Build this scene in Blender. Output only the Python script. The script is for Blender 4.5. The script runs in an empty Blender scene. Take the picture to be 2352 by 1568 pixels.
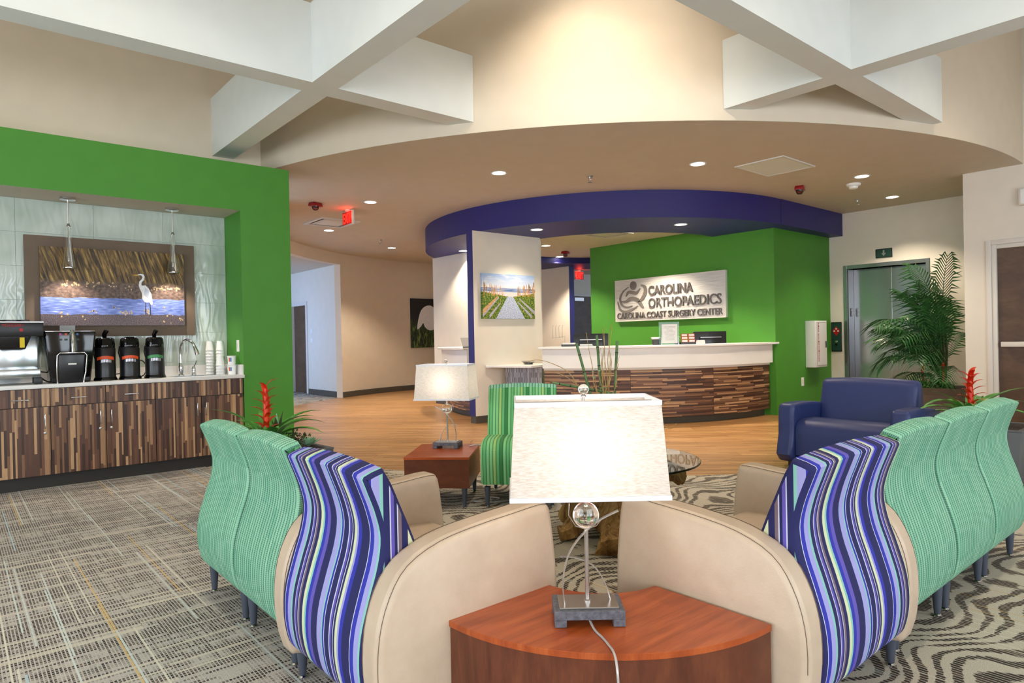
import bpy, bmesh, math, random
from mathutils import Vector, Matrix
random.seed(7)
R = math.radians
SC = bpy.context.scene
COL = SC.collection
# ------------------------------------------------------------------ camera
cd = bpy.data.cameras.new('camera'); cam = bpy.data.objects.new('camera', cd); COL.objects.link(cam)
cd.sensor_width = 36; cd.lens = 23.265; cd.clip_start = .05; cd.clip_end = 100
_f = Vector((.648, .7615, 0)).normalized(); _r = Vector((_f.y, -_f.x, 0)); _u = Vector((0, 0, 1))
_cr = _r*math.cos(.02) - _u*math.sin(.02); _cu = _u*math.cos(.02) + _r*math.sin(.02)
_p = -math.atan(7/1520); _fw = _f*math.cos(_p) + _cu*math.sin(_p); _cu = _cr.cross(_fw)
cam.matrix_world = Matrix(((_cr.x, _cu.x, -_fw.x, 0), (_cr.y, _cu.y, -_fw.y, 0), (_cr.z, _cu.z, -_fw.z, 1.2), (0, 0, 0, 1)))
SC.camera = cam
# ------------------------------------------------------------------ light and exposure
SC.view_settings.view_transform = 'Standard'; SC.view_settings.look = 'None'
SC.view_settings.gamma = 1; SC.view_settings.use_curve_mapping = False
SC.view_settings.exposure = .66
SC.cycles.use_light_tree = False; SC.cycles.debug_bvh_type = 'STATIC_BVH'; SC.cycles.max_bounces = 9; SC.cycles.diffuse_bounces = 3; SC.cycles.glossy_bounces = 3; SC.cycles.transmission_bounces = 9; SC.cycles.transparent_max_bounces = 6
SC.cycles.caustics_reflective = False; SC.cycles.caustics_refractive = False
w = bpy.data.worlds.new('sky'); SC.world = w; w.use_nodes = True
_bg = w.node_tree.nodes['Background']; _bg.inputs[0].default_value = (.62, .78, 1, 1); _bg.inputs[1].default_value = 1.0
WIN_W = 66; WIN_COL = (.86, .94, 1.0)
WINDOWS = [('X', -4.5, y) for y in (-2.6, .9, 4.3)] + [('Y', -4.5, x) for x in (-2.2, 1.6, 5.2)]
def light(kind, name, loc, energy, col, rot=(0, 0, 0), **k):
    d = bpy.data.lights.new(name, kind); d.energy = energy; d.color = col
    for a, v in k.items(): setattr(d, a, v)
    o = bpy.data.objects.new(name, d); o.location = loc; o.rotation_euler = rot; COL.objects.link(o); return o
for ax, c, t in WINDOWS:
    light('AREA', 'window_daylight', (c+.12, t, 1.75) if ax == 'X' else (t, c+.12, 1.75), WIN_W, WIN_COL,
          (0, R(-90), 0) if ax == 'X' else (R(90), 0, 0), shape='RECTANGLE', size=2.3 if ax == 'X' else 2.2, size_y=2.2 if ax == 'X' else 2.3)
light('AREA', 'corridor_daylight', (4.2, 15.2, 1.4), 24, (.26, .46, 1), (0, R(-90), 0), shape='RECTANGLE', size=2, size_y=2)
CAN_W = 105; CAN_COL = (1, .85, .66)
light('SPOT', 'fascia_washer', (3.3, 2.5, 4.9), 120, (1, .9, .78), (Vector((4.45, 3.72, 3.45))-Vector((3.3, 2.5, 4.9))).to_track_quat('-Z', 'Y').to_euler(), spot_size=1.15, spot_blend=1.0, shadow_soft_size=.08)
# ------------------------------------------------------------------ helpers
def c(r, g, b):
    return tuple(((v/255)/12.92 if v/255 <= .04045 else ((v/255+.055)/1.055)**2.4) for v in (r, g, b)) + (1,)
class NT:
    def __init__(s, name):
        s.m = bpy.data.materials.new(name); s.m.use_nodes = True
        s.t = s.m.node_tree; s.b = s.t.nodes['Principled BSDF']; s.out = s.t.nodes['Material Output']
    def n(s, typ, ins=None, **props):
        nd = s.t.nodes.new('ShaderNode'+typ)
        for k, v in props.items(): setattr(nd, k, v)
        for k, v in (ins or {}).items():
            if hasattr(v, 'is_output'): s.t.links.new(v, nd.inputs[k])
            elif v is not None: nd.inputs[k].default_value = v
        return nd
    def math(s, op, a, b=None, cc=None):
        ins = {0: a}
        if b is not None: ins[1] = b
        if cc is not None: ins[2] = cc
        return s.n('Math', ins, operation=op).outputs[0]
    def ramp(s, fac, stops, interp='LINEAR'):
        nd = s.n('ValToRGB', {0: fac}); cr = nd.color_ramp; cr.interpolation = interp
        while len(cr.elements) < len(stops): cr.elements.new(.5)
        for e, (p, col) in zip(cr.elements, stops): e.position = p; e.color = col
        return nd.outputs[0]
    def mix(s, f, a, b, mode='MIX'):
        nd = s.n('Mix', {0: f, 6: a, 7: b}, data_type='RGBA', blend_type=mode); return nd.outputs[2]
    def obj(s): return s.n('TexCoord').outputs['Object']
    def uv(s): return s.n('TexCoord').outputs['UV']
    def gen(s): return s.n('TexCoord').outputs['Generated']
    def pos(s): return s.n('NewGeometry').outputs['Position']
    def sep(s, v): nd = s.n('SeparateXYZ', {0: v}); return nd.outputs[0], nd.outputs[1], nd.outputs[2]
    def comb(s, x, y, z): return s.n('CombineXYZ', {0: x, 1: y, 2: z}).outputs[0]
    def mapv(s, v, scale=(1, 1, 1), rot=(0, 0, 0)): return s.n('Mapping', {0: v, 2: rot, 3: scale}).outputs[0]
    def noise(s, v, scale, detail=3, rough=.5, dist=0): return s.n('TexNoise', {'Vector': v, 'Scale': scale, 'Detail': detail, 'Roughness': rough, 'Distortion': dist}).outputs[0]
    def white(s, v): return s.n('TexWhiteNoise', {0: v}, noise_dimensions='3D').outputs[0]
    def vor1(s, wv, scale): nd = s.n('TexVoronoi', {'W': wv, 'Scale': scale}, voronoi_dimensions='1D'); return nd.outputs['Color']
    def bump(s, h, strength=.3, dist=.01): s.t.links.new(s.n('Bump', {'Height': h, 'Strength': strength, 'Distance': dist}).outputs[0], s.b.inputs['Normal'])
    def fin(s, col=None, rough=.6, metal=0, **k):
        for nm, v in (('Base Color', col), ('Roughness', rough), ('Metallic', metal)):
            if hasattr(v, 'is_output'): s.t.links.new(v, s.b.inputs[nm])
            elif v is not None: s.b.inputs[nm].default_value = v
        for nm, v in k.items():
            nm = nm.replace('_', ' ')
            if hasattr(v, 'is_output'): s.t.links.new(v, s.b.inputs[nm])
            else: s.b.inputs[nm].default_value = v
        return s.m
MT = {}
def plain(name, col, rough=.6, metal=0, var=.06, scale=6, bump=0, **k):
    n = NT(name); ns = n.noise(n.pos(), scale, 0 if var < .05 else 2)
    f = n.ramp(ns, [(.3, tuple(v*(1-var) for v in col[:3])+(1,)), (.7, tuple(min(1, v*(1+var)) for v in col[:3])+(1,))])
    if bump: n.bump(n.noise(n.pos(), 400, 2), bump, .002)
    MT[name] = n.fin(f, rough, metal, **k); return MT[name]
def emis(name, col, strength):
    n = NT(name); MT[name] = n.fin(col, .5, 0, **{'Emission_Color': col, 'Emission_Strength': strength}); return MT[name]
def tag(o, label=None, cat=None, group=None, kind=None):
    if label: o['label'] = label
    if cat: o['category'] = cat
    if group: o['group'] = group
    if kind: o['kind'] = kind
    return o
def T(name, label, cat, loc=(0, 0, 0), rz=0, group=None):
    o = bpy.data.objects.new(name, None); COL.objects.link(o); o.location = loc; o.rotation_euler = (0, 0, rz); o.empty_display_size = .1
    return tag(o, label, cat, group)
def link(name, me, mat, parent=None, smooth=None):
    ms = mat if isinstance(mat, (list, tuple)) else [mat]
    for m in ms: me.materials.append(MT[m] if isinstance(m, str) else m)
    if smooth is not None:
        me.polygons.foreach_set('use_smooth', [True]*len(me.polygons)); me.set_sharp_from_angle(angle=R(smooth))
    o = bpy.data.objects.new(name, me); COL.objects.link(o)
    if parent: o.parent = parent
    return o
def fromv(name, vs, fs, mat, parent=None, smooth=None, uvs=None, mi=None):
    me = bpy.data.meshes.new(name); me.from_pydata([tuple(v) for v in vs], [], fs)
    if uvs:
        ul = me.uv_layers.new(name='UVMap').data
        for p in me.polygons:
            for li, (u, v) in zip(p.loop_indices, uvs[p.index]): ul[li].uv = (u, v)
    if mi:
        for p in me.polygons: p.material_index = mi[p.index]
    return link(name, me, mat, parent, smooth)
class MB:
    """collects shapes into one mesh"""
    def __init__(s): s.v = []; s.f = []
    def add(s, vs, fs, mtx=None):
        k = len(s.v); s.v += [tuple(mtx @ Vector(v)) if mtx else tuple(v) for v in vs]; s.f += [tuple(i+k for i in f) for f in fs]; return s
    def box(s, x0, x1, y0, y1, z0, z1, mtx=None):
        return s.add([(x0,y0,z0),(x1,y0,z0),(x1,y1,z0),(x0,y1,z0),(x0,y0,z1),(x1,y0,z1),(x1,y1,z1),(x0,y1,z1)],
                     [(0,3,2,1),(4,5,6,7),(0,1,5,4),(1,2,6,5),(2,3,7,6),(3,0,4,7)], mtx)
    def frus(s, x0, x1, y0, y1, z0, X0, X1, Y0, Y1, z1, mtx=None):
        return s.add([(x0,y0,z0),(x1,y0,z0),(x1,y1,z0),(x0,y1,z0),(X0,Y0,z1),(X1,Y0,z1),(X1,Y1,z1),(X0,Y1,z1)],
                     [(0,3,2,1),(4,5,6,7),(0,1,5,4),(1,2,6,5),(2,3,7,6),(3,0,4,7)], mtx)
    def lathe(s, prof, seg=24, cx=0, cy=0, cap=True, mtx=None):
        vs = []; fs = []; n = len(prof)
        for i in range(seg):
            a = 2*math.pi*i/seg
            for r, z in prof: vs.append((cx+r*math.cos(a), cy+r*math.sin(a), z))
        for i in range(seg):
            j = (i+1) % seg
            for k in range(n-1): fs.append((i*n+k, j*n+k, j*n+k+1, i*n+k+1))
        if cap:
            if prof[0][0] > 1e-5: fs.append(tuple(i*n for i in reversed(range(seg))))
            if prof[-1][0] > 1e-5: fs.append(tuple(i*n+n-1 for i in range(seg)))
        return s.add(vs, fs, mtx)
    def tube(s, pts, rad, seg=8, mtx=None, flat=None):
        pts = [Vector(p) for p in pts]; n = len(pts); vs = []; fs = []
        up = Vector((0, 0, 1))
        t0 = (pts[1]-pts[0]).normalized()
        if abs(t0.dot(up)) > .9: up = Vector((1, 0, 0))
        nrm = t0.cross(up).normalized()
        for i, p in enumerate(pts):
            t = (pts[min(i+1, n-1)]-pts[max(i-1, 0)]).normalized()
            nrm = (nrm - t*nrm.dot(t)).normalized(); b = t.cross(nrm)
            r = rad(i/(n-1)) if callable(rad) else rad
            for k in range(seg):
                a = 2*math.pi*k/seg; vs.append(p + (nrm*math.cos(a)*(flat or 1) + b*math.sin(a))*r)
        for i in range(n-1):
            for k in range(seg):
                k2 = (k+1) % seg; fs.append((i*seg+k, i*seg+k2, (i+1)*seg+k2, (i+1)*seg+k))
        fs.append(tuple(reversed(range(seg)))); fs.append(tuple((n-1)*seg+k for k in range(seg)))
        return s.add(vs, fs, mtx)
    def poly(s, pts, t, mtx=None):
        """flat outline in (x,z), thickness t towards -y"""
        n = len(pts); vs = [(x, 0, z) for x, z in pts]+[(x, -t, z) for x, z in pts]
        fs = [tuple(range(n)), tuple(n+i for i in reversed(range(n)))]+[(i, i+n, (i+1) % n+n, (i+1) % n) for i in range(n)]
        return s.add(vs, fs, mtx)
    def build(s, name, mat, parent=None, smooth=None, bevel=0, seg=2, fix=True):
        bm = bmesh.new(); vv = [bm.verts.new(v) for v in s.v]
        for f in s.f:
            try: bm.faces.new([vv[i] for i in f])
            except ValueError: pass
        if fix: bmesh.ops.recalc_face_normals(bm, faces=bm.faces)
        if bevel:
            es = [e for e in bm.edges if len(e.link_faces) == 2 and e.calc_face_angle(0) > R(25)]
            bmesh.ops.bevel(bm, geom=es, offset=bevel, segments=seg, profile=.5, affect='EDGES', clamp_overlap=True)
        me = bpy.data.meshes.new(name); bm.to_mesh(me); bm.free()
        return link(name, me, mat, parent, smooth if smooth is not None else (35 if bevel else None))
def box(name, x0, x1, y0, y1, z0, z1, mat, parent=None, bevel=0, seg=2):
    return MB().box(x0, x1, y0, y1, z0, z1).build(name, mat, parent, bevel=bevel, seg=seg)
def struct(o): o['kind'] = 'structure'; return o
def catmull(pts, n=6, closed=False):
    P = [Vector(p) for p in pts]; out = []; m = len(P)
    for i in range(m if closed else m-1):
        if closed: a, b, cc, d = P[i-1], P[i], P[(i+1) % m], P[(i+2) % m]
        else: a, b, cc, d = P[max(i-1, 0)], P[i], P[i+1], P[min(i+2, m-1)]
        for k in range(n):
            t = k/n; out.append(.5*((2*b)+(cc-a)*t+(2*a-5*b+4*cc-d)*t*t+(3*b-a-3*cc+d)*t**3))
    if not closed: out.append(P[-1])
    return out
def extr(name, prof, x0, x1, mat, parent, rad=.012, n=8, arch=0, mi=None, caps_u='y', smooth=45, bulge=0):
    """closed (y,z) outline swept along x with rounded side edges; UV = metres"""
    K = len(prof); cy = sum(p[0] for p in prof)/K; cz = sum(p[1] for p in prof)/K
    # inward normals for inset
    def inset(d):
        out = []
        area = sum(prof[i][0]*prof[(i+1) % K][1]-prof[(i+1) % K][0]*prof[i][1] for i in range(K))
        sg = 1 if area > 0 else -1
        for i in range(K):
            a = Vector(prof[i-1][:2]); b = Vector(prof[(i+1) % K][:2]); t = (b-a); t = t.normalized() if t.length else Vector((1, 0))
            out.append((prof[i][0]-sg*t.y*d, prof[i][1]+sg*t.x*d))
        return out
    W = x1-x0; st = [(0, rad), (rad*.3, rad*.3), (rad, 0)]+[(W*k/n, 0) for k in range(1, n)]+[(W-rad, 0), (W-rad*.3, rad*.3), (W, rad)]
    al = [0]
    for i in range(K): al.append(al[-1]+math.dist(prof[i], prof[(i+1) % K]))
    vs = []; fs = []; uv = []; ms = []
    for u, d in st:
        q = inset(d) if d else prof
        g = 1-(2*u/W-1)**2
        for y, z in q: vs.append((x0+u, y-bulge*g if y < cy else y+bulge*g, z+arch*g*max(0, (z-.45)/.38)))
    S = len(st)
    for a in range(S-1):
        for k in range(K):
            k2 = (k+1) % K; fs.append((a*K+k, (a+1)*K+k, (a+1)*K+k2, a*K+k2))
            uv.append([(st[a][0], al[k]), (st[a+1][0], al[k]), (st[a+1][0], al[k+1]), (st[a][0], al[k+1])]); ms.append(mi(k/K, prof[k], prof[k2]) if mi else 0)
    for a, rev in ((0, False), (S-1, True)):
        idx = [a*K+k for k in range(K)]
        if rev: idx.reverse()
        fs.append(tuple(idx)); uv.append([(vs[i][1]*1.0+.03, vs[i][2]) for i in idx]); ms.append(0)
    o = fromv(name, vs, fs, mat, parent, smooth, uv, ms)
    bm = bmesh.new(); bm.from_mesh(o.data); bmesh.ops.recalc_face_normals(bm, faces=bm.faces); bm.to_mesh(o.data); bm.free()
    return o
def dup(root, loc=None, rz=None, label=None, name=None):
    r = root.copy(); COL.objects.link(r)
    if loc is not None: r.location = loc
    if rz is not None: r.rotation_euler = (0, 0, rz)
    if label: r['label'] = label
    for ch in list(root.children):
        k = ch.copy(); COL.objects.link(k); k.parent = r
        for g in ch.children:
            d = g.copy(); COL.objects.link(d); d.parent = k
    return r
def text(name, body, mat, parent, x, y, z, height, width=None, align='LEFT', depth=.004, weight=0, spacing=1.0):
    """upright lettering in a thing's (x right, z up) plane; letters come towards -y"""
    cu = bpy.data.curves.new(name, 'FONT'); cu.body = body; cu.size = 1; cu.offset = weight; cu.extrude = .02; cu.space_character = spacing; cu.resolution_u = 3
    o = bpy.data.objects.new(name, cu); COL.objects.link(o); bpy.context.view_layer.update()
    me = bpy.data.meshes.new_from_object(o.evaluated_get(bpy.context.evaluated_depsgraph_get()))
    bpy.data.objects.remove(o); bpy.data.curves.remove(cu)
    xs = [v.co.x for v in me.vertices]; ys = [v.co.y for v in me.vertices]; x_0, x_1, y_0, y_1 = min(xs), max(xs), min(ys), max(ys)
    sy = height/(y_1-y_0); sx = width/(x_1-x_0) if width else sy; wd = (x_1-x_0)*sx
    ox = x if align == 'LEFT' else x-wd/2
    for v in me.vertices:
        X, Y, Zz = v.co; v.co = (ox+(X-x_0)*sx, y-depth*(.5+Zz/.04), z+(Y-y_0)*sy)
    me.materials.clear()
    return link(name, me, mat, parent)
def arc(cx, cy, r, a0, a1, n): return [(cx+r*math.cos(R(a0+(a1-a0)*i/n)), cy+r*math.sin(R(a0+(a1-a0)*i/n))) for i in range(n+1)]
def ringwall(mb, cx, cy, r0, r1, a0, a1, z0, z1, n=48, closed=False):
    """solid curved wall between radii r0<r1"""
    A = arc(cx, cy, r0, a0, a1, n); B = arc(cx, cy, r1, a0, a1, n)
    vs = []; fs = []
    for p, q in zip(A, B): vs += [(p[0], p[1], z0), (p[0], p[1], z1), (q[0], q[1], z1), (q[0], q[1], z0)]
    for i in range(n):
        for k in range(4): fs.append((i*4+k, i*4+(k+1) % 4, (i+1)*4+(k+1) % 4, (i+1)*4+k))
    if not closed: fs += [(0, 1, 2, 3), tuple(n*4+k for k in (3, 2, 1, 0))]
    return mb.add(vs, fs)
# ------------------------------------------------------------------ materials
BEIGE = c(222, 205, 182)
plain('paint_beige', c(228, 212, 190), .75, var=.015)
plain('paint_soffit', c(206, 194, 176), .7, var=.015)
plain('paint_white', c(228, 230, 226), .7, var=.012)
plain('paint_cream', c(232, 224, 210), .7, var=.012)
plain('paint_green', c(72, 142, 42), .55, var=.02)
plain('paint_navy', c(36, 33, 108), .5, var=.03)
plain('baseboard_grey', c(82, 76, 66), .5)
plain('toe_black', c(44, 40, 36), .6)
plain('solid_white', c(236, 234, 230), .3, var=.01)
plain('white_plastic', c(240, 240, 236), .4, var=.01)
plain('frame_white', c(225, 220, 212), .4, var=.01)
plain('black_plastic', c(24, 23, 25), .35, var=.1)
plain('black_satin', c(26, 26, 30), .28, var=.05)
plain('black_gloss', c(10, 9, 11), .08, var=.1)
plain('dark_grey', c(60, 60, 62), .5)
plain('chrome', c(220, 222, 226), .08, 1, var=.01)
plain('satin_metal', c(196, 190, 186), .28, 1, var=.03)
plain('leg_grey', c(78, 84, 98), .42, .2, var=.04)
plain('red_plastic', c(150, 22, 26), .35)
plain('red_paint', c(190, 22, 26), .5)
plain('blue_vinyl', c(38, 52, 104), .42, var=.05, bump=.2)
plain('taupe_mat', c(112, 94, 78), .7, var=.03)
plain('paper', c(236, 234, 230), .8, var=.02)
plain('paper_grey', c(170, 170, 172), .8, var=.05)
plain('letter_grey', c(134, 128, 124), .45, .3, var=.04)
plain('letter_dark', c(104, 98, 96), .45, .3, var=.06)
plain('soil', c(58, 46, 38), .95, var=.4, scale=60)
plain('slate', c(96, 98, 100), .6, var=.1)
plain('pot_grey', c(128, 118, 110), .25, .25, var=.08)
plain('yellow_tag', c(226, 196, 20), .5)
plain('magenta', c(190, 50, 160), .4); plain('orange', c(226, 84, 30), .45); plain('cyan', c(60, 120, 190), .4); plain('label_green', c(70, 150, 90), .45)
plain('silver_print', c(205, 205, 215), .3, .6)
plain('foam_white', c(244, 244, 240), .7, var=.01)
plain('clear_cord', c(190, 184, 180), .25, .3)
plain('card_red', c(200, 40, 44), .6)
plain('ivory_bird', c(236, 236, 238), .8, var=.05, scale=40); plain('bird_shade', c(196, 200, 216), .8, var=.05); plain('beak', c(222, 170, 60), .7); plain('bird_leg', c(24, 24, 34), .8)
plain('rail_wood', c(206, 160, 110), .8, var=.25, scale=40); plain('rail_grey', c(176, 172, 186), .8, var=.2, scale=40)
plain('oat_gold', c(214, 160, 84), .85, var=.3, scale=50); plain('shell', c(216, 186, 140), .8, var=.3, scale=120)
emis('lamp_disc', (1, .93, .82, 1), 9); emis('exit_red', (1, .02, .01, 1), 1.6); emis('bulb_glow', (1, .9, .75, 1), 14)
emis('pilot_green', (.2, .7, .6, 1), .3)
def glass(name, col=(1, 1, 1, 1), rough=0, ior=1.45):
    n = NT(name); MT[name] = n.fin(col, rough, 0, **{'Transmission_Weight': 1.0, 'IOR': ior}); return MT[name]
glass('clear_glass'); glass('crystal', (1, 1, 1, 1), 0, 1.5); glass('table_glass', (.86, .95, .92, 1)); glass('acrylic', (.9, 1, .95, 1), 0, 1.3)
# strip laminate: random width strips along U, random length along V
def laminate(name, wscale, lscale, swap):
    n = NT(name); u, v, _ = n.sep(n.uv())
    if swap: u, v = v, u
    ra = n.n('SeparateColor', {0: n.vor1(u, wscale)}).outputs[0]
    rb = n.n('SeparateColor', {0: n.vor1(n.math('ADD', v, n.math('MULTIPLY', ra, 137)), lscale)}).outputs[1]
    rr = n.math('FRACT', n.math('ADD', n.math('MULTIPLY', rb, 3.7), ra))
    col = n.ramp(rr, [(0, c(70, 46, 36)), (.2, c(94, 64, 50)), (.38, c(116, 80, 60)), (.55, c(136, 100, 72)), (.7, c(106, 70, 54)), (.82, c(172, 132, 96)), (.93, c(200, 160, 118))], 'CONSTANT')
    g = n.noise(n.comb(n.math('MULTIPLY', u, 420), n.math('MULTIPLY', v, 12), 0), 1, 3)
    col = n.mix(.35, col, n.ramp(g, [(.3, (.25, .2, .17, 1)), (.7, (1, 1, 1, 1))]), 'MULTIPLY')
    MT[name] = n.fin(col, .38)
laminate('laminate_v', 58, 2.7, False); laminate('laminate_h', 56, 2.4, True)
# plaid carpet
n = NT('carpet_plaid'); X, Y, _ = n.sep(n.pos())
def cell(v, s): return n.math('FLOOR', n.math('MULTIPLY', v, s))
fx = n.math('FRACT', n.math('MULTIPLY', X, 80)); fy = n.math('FRACT', n.math('MULTIPLY', Y, 55))
th = n.math('MULTIPLY', n.math('GREATER_THAN', fx, .36), n.math('GREATER_THAN', fy, .22))
ri_ = cell(Y, 55); rs_ = n.white(n.comb(ri_, n.math('FLOOR', n.math('ADD', n.math('MULTIPLY', X, 3.4), n.math('MULTIPLY', n.white(n.comb(ri_, 0, 7)), 11))), 2))
ci_ = cell(X, 80); cs_ = n.white(n.comb(ci_, n.math('FLOOR', n.math('ADD', n.math('MULTIPLY', Y, 2.6), n.math('MULTIPLY', n.white(n.comb(ci_, 0, 8)), 13))), 4))
bn_ = n.noise(n.comb(n.math('MULTIPLY', X, 5), n.math('MULTIPLY', Y, 7), 0), 1, 2, .6)
dk = n.math('ADD', n.math('ADD', n.math('MULTIPLY', rs_, .34), n.math('MULTIPLY', cs_, .16)), n.math('MULTIPLY', bn_, .5))
darkc = n.ramp(n.white(n.comb(cell(X, 80), cell(Y, 27.5), 0)), [(0, c(38, 28, 26)), (.6, c(60, 48, 44)), (1, c(104, 90, 80))])
lightc = n.ramp(n.noise(n.pos(), 240, 2), [(.3, c(160, 152, 144)), (.7, c(208, 200, 190))])
dens = n.n('MapRange', {0: dk, 1: .46, 2: .62}).outputs[0]
base = n.mix(n.math('MULTIPLY', th, n.math('SUBTRACT', 1.0, n.math('MULTIPLY', dens, .92))), lightc, darkc)
# long accent yarns along Y, broken at tile edges, and pale ones along X
tl = n.math('FLOOR', n.math('ADD', n.math('MULTIPLY', Y, .8), n.math('MULTIPLY', n.white(n.comb(cell(X, 96), 0, 1)), 7))); aw = n.white(n.comb(cell(X, 96), tl, 3))
ay = n.math('MULTIPLY', n.math('GREATER_THAN', aw, .92), n.math('GREATER_THAN', n.math('FRACT', n.math('MULTIPLY', X, 96)), .3))
acol = n.ramp(n.math('FRACT', n.math('MULTIPLY', aw, 57.3)), [(0, c(206, 214, 210)), (.35, c(220, 214, 196)), (.6, c(176, 204, 214)), (.8, c(214, 178, 110))], 'CONSTANT')
base = n.mix(n.math('MULTIPLY', ay, .8), base, acol)
aw2 = n.white(n.comb(n.math('FLOOR', n.math('MULTIPLY', X, 1.64)), cell(Y, 60), 9)); ax_ = n.math('GREATER_THAN', aw2, .9)
base = n.mix(n.math('MULTIPLY', ax_, .7), base, c(208, 198, 180))
n.bump(n.math('MULTIPLY', fx, fy), .4, .003); MT['carpet_plaid'] = n.fin(base, .95)
# wood-grain swirl carpet
n = NT('carpet_swirl'); P_ = n.pos(); X, Y, _ = n.sep(P_)
dn = n.n('TexNoise', {'Vector': P_, 'Scale': 1.7, 'Detail': 1.5, 'Roughness': .4}).outputs[0]
ph = n.math('ADD', n.math('MULTIPLY', dn, 22), n.math('MULTIPLY', n.math('ADD', Y, n.math('MULTIPLY', X, .12)), 20))
jag = n.noise(n.comb(n.math('MULTIPLY', X, 90), n.math('MULTIPLY', Y, 7), 0), 1, 2)
wv = n.math('SINE', n.math('MULTIPLY', n.math('ADD', ph, n.math('MULTIPLY', jag, .8)), 3.14159*1.15))
fat = n.noise(P_, 4.5, 3, .6)
dark = n.n('MapRange', {0: n.math('ADD', wv, n.math('MULTIPLY', n.math('SUBTRACT', fat, .5), 4.6)), 1: .08, 2: .3}).outputs[0]
rows = n.math('GREATER_THAN', n.math('FRACT', n.math('MULTIPLY', X, 58)), .26)
br = n.ramp(n.white(n.comb(n.math('FLOOR', n.math('MULTIPLY', X, 58)), n.math('FLOOR', n.math('MULTIPLY', Y, 5)), 1)), [(0, c(42, 32, 28)), (.8, c(64, 50, 44)), (1, c(96, 80, 68))])
li = n.ramp(n.noise(P_, 300, 2), [(.3, c(168, 158, 142)), (.7, c(214, 204, 186))])
col = n.mix(n.math('MULTIPLY', dark, n.math('ADD', n.math('MULTIPLY', rows, .75), .25)), li, br)
yw = n.white(n.comb(n.math('FLOOR', n.math('MULTIPLY', X, 90)), n.math('FLOOR', n.math('MULTIPLY', Y, 2.2)), 4))
yl = n.math('MULTIPLY', n.math('GREATER_THAN', yw, .93), n.math('GREATER_THAN', n.math('FRACT', n.math('MULTIPLY', X, 90)), .5))
col = n.mix(n.math('MULTIPLY', yl, .7), col, n.ramp(n.math('FRACT', n.math('MULTIPLY', yw, 83)), [(0, c(214, 206, 186)), (.5, c(200, 160, 84)), (.75, c(180, 190, 186))], 'CONSTANT'))
n.bump(n.noise(P_, 500, 2), .35, .003); MT['carpet_swirl'] = n.fin(col, .95)
# floor planks (per-object tone)
n = NT('plank_oak'); oi = n.n('ObjectInfo').outputs['Random']; X, Y, Zz = n.sep(n.pos())
a_ = n.math('MULTIPLY', n.math('SUBTRACT', X, Y), .7071); b_ = n.math('MULTIPLY', n.math('ADD', X, Y), .7071)
g1 = n.noise(n.comb(n.math('MULTIPLY', a_, 2.5), n.math('MULTIPLY', b_, 48), n.math('MULTIPLY', oi, 90)), 1, 4, .65)
g2 = n.noise(n.comb(n.math('MULTIPLY', a_, 6), n.math('MULTIPLY', b_, 150), 3), 1, 2)
st_ = n.white(n.comb(n.math('FLOOR', n.math('MULTIPLY', b_, 42)), n.math('FLOOR', n.math('ADD', n.math('MULTIPLY', a_, 1.7), n.math('MULTIPLY', n.white(n.comb(n.math('FLOOR', n.math('MULTIPLY', b_, 42)), 0, 0)), 9))), 2))
f_ = n.math('ADD', n.math('ADD', n.math('MULTIPLY', g1, .42), n.math('MULTIPLY', st_, .34)), n.math('ADD', n.math('MULTIPLY', g2, .18), n.math('MULTIPLY', oi, .06)))
MT['plank_oak'] = n.fin(n.ramp(f_, [(.25, c(128, 88, 48)), (.5, c(172, 126, 76)), (.75, c(208, 164, 110))]), .36)
plain('floor_gap', c(96, 68, 40), .8)
# cherry veneer
def veneer(name, cols, rough):
    n = NT(name); o = n.obj(); x, y, z = n.sep(o)
    g = n.noise(n.comb(n.math('MULTIPLY', x, 3), n.math('MULTIPLY', y, 34), n.math('MULTIPLY', z, 6)), 1, 4, .6, .4)
    h = n.noise(n.comb(n.math('MULTIPLY', x, 12), n.math('MULTIPLY', y, 300), n.math('MULTIPLY', z, 30)), 1, 2)
    MT[name] = n.fin(n.ramp(n.math('ADD', n.math('MULTIPLY', g, .8), n.math('MULTIPLY', h, .2)), [(.3, cols[0]), (.5, cols[1]), (.7, cols[2])]), rough)
veneer('cherry_top', [c(138, 58, 22), c(166, 76, 32), c(186, 96, 48)], .28)
veneer('cherry_side', [c(78, 38, 22), c(98, 50, 30), c(116, 64, 38)], .32)
veneer('door_walnut', [c(70, 50, 36), c(88, 64, 46), c(104, 78, 58)], .45)
# leather
n = NT('leather_cream'); o = n.pos(); k1 = n.noise(o, 16, 4, .6); k2 = n.noise(o, 190, 3)
col = n.mix(n.math('MULTIPLY', k1, .75), c(210, 189, 165), c(180, 155, 132)); n.bump(k2, .18, .002); MT['leather_cream'] = n.fin(col, .42)
# stripe fabric
n = NT('stripe_fabric'); u, v, _ = n.sep(n.uv())
nav, roy, lav, mnt, pal, whi, pur, brn = c(26, 28, 86), c(42, 48, 166), c(160, 158, 214), c(136, 196, 182), c(212, 218, 176), c(206, 208, 228), c(98, 84, 176), c(120, 100, 110)
seq = [(nav, 9), (whi, .6), (roy, 4), (lav, 5), (mnt, 2), (nav, 4), (whi, .6), (pur, 2), (nav, 2), (whi, .6), (brn, 2), (nav, 4), (pal, 3), (mnt, 2), (roy, 4), (pur, 4), (nav, 8), (lav, 6), (mnt, 1.5), (roy, 2), (whi, .7), (nav, 6), (whi, 1), (pur, 2), (nav, 1.5), (whi, .7), (nav, 2), (pal, 3), (lav, 2), (roy, 4)]
tot = sum(w_ for _, w_ in seq); p_ = 0; st_ = []
for col_, w_ in seq: st_.append((p_/tot, col_)); p_ += w_
col = n.ramp(n.math('FRACT', n.math('ADD', n.math('MULTIPLY', u, 2.1), 4.05)), st_, 'CONSTANT')
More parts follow.
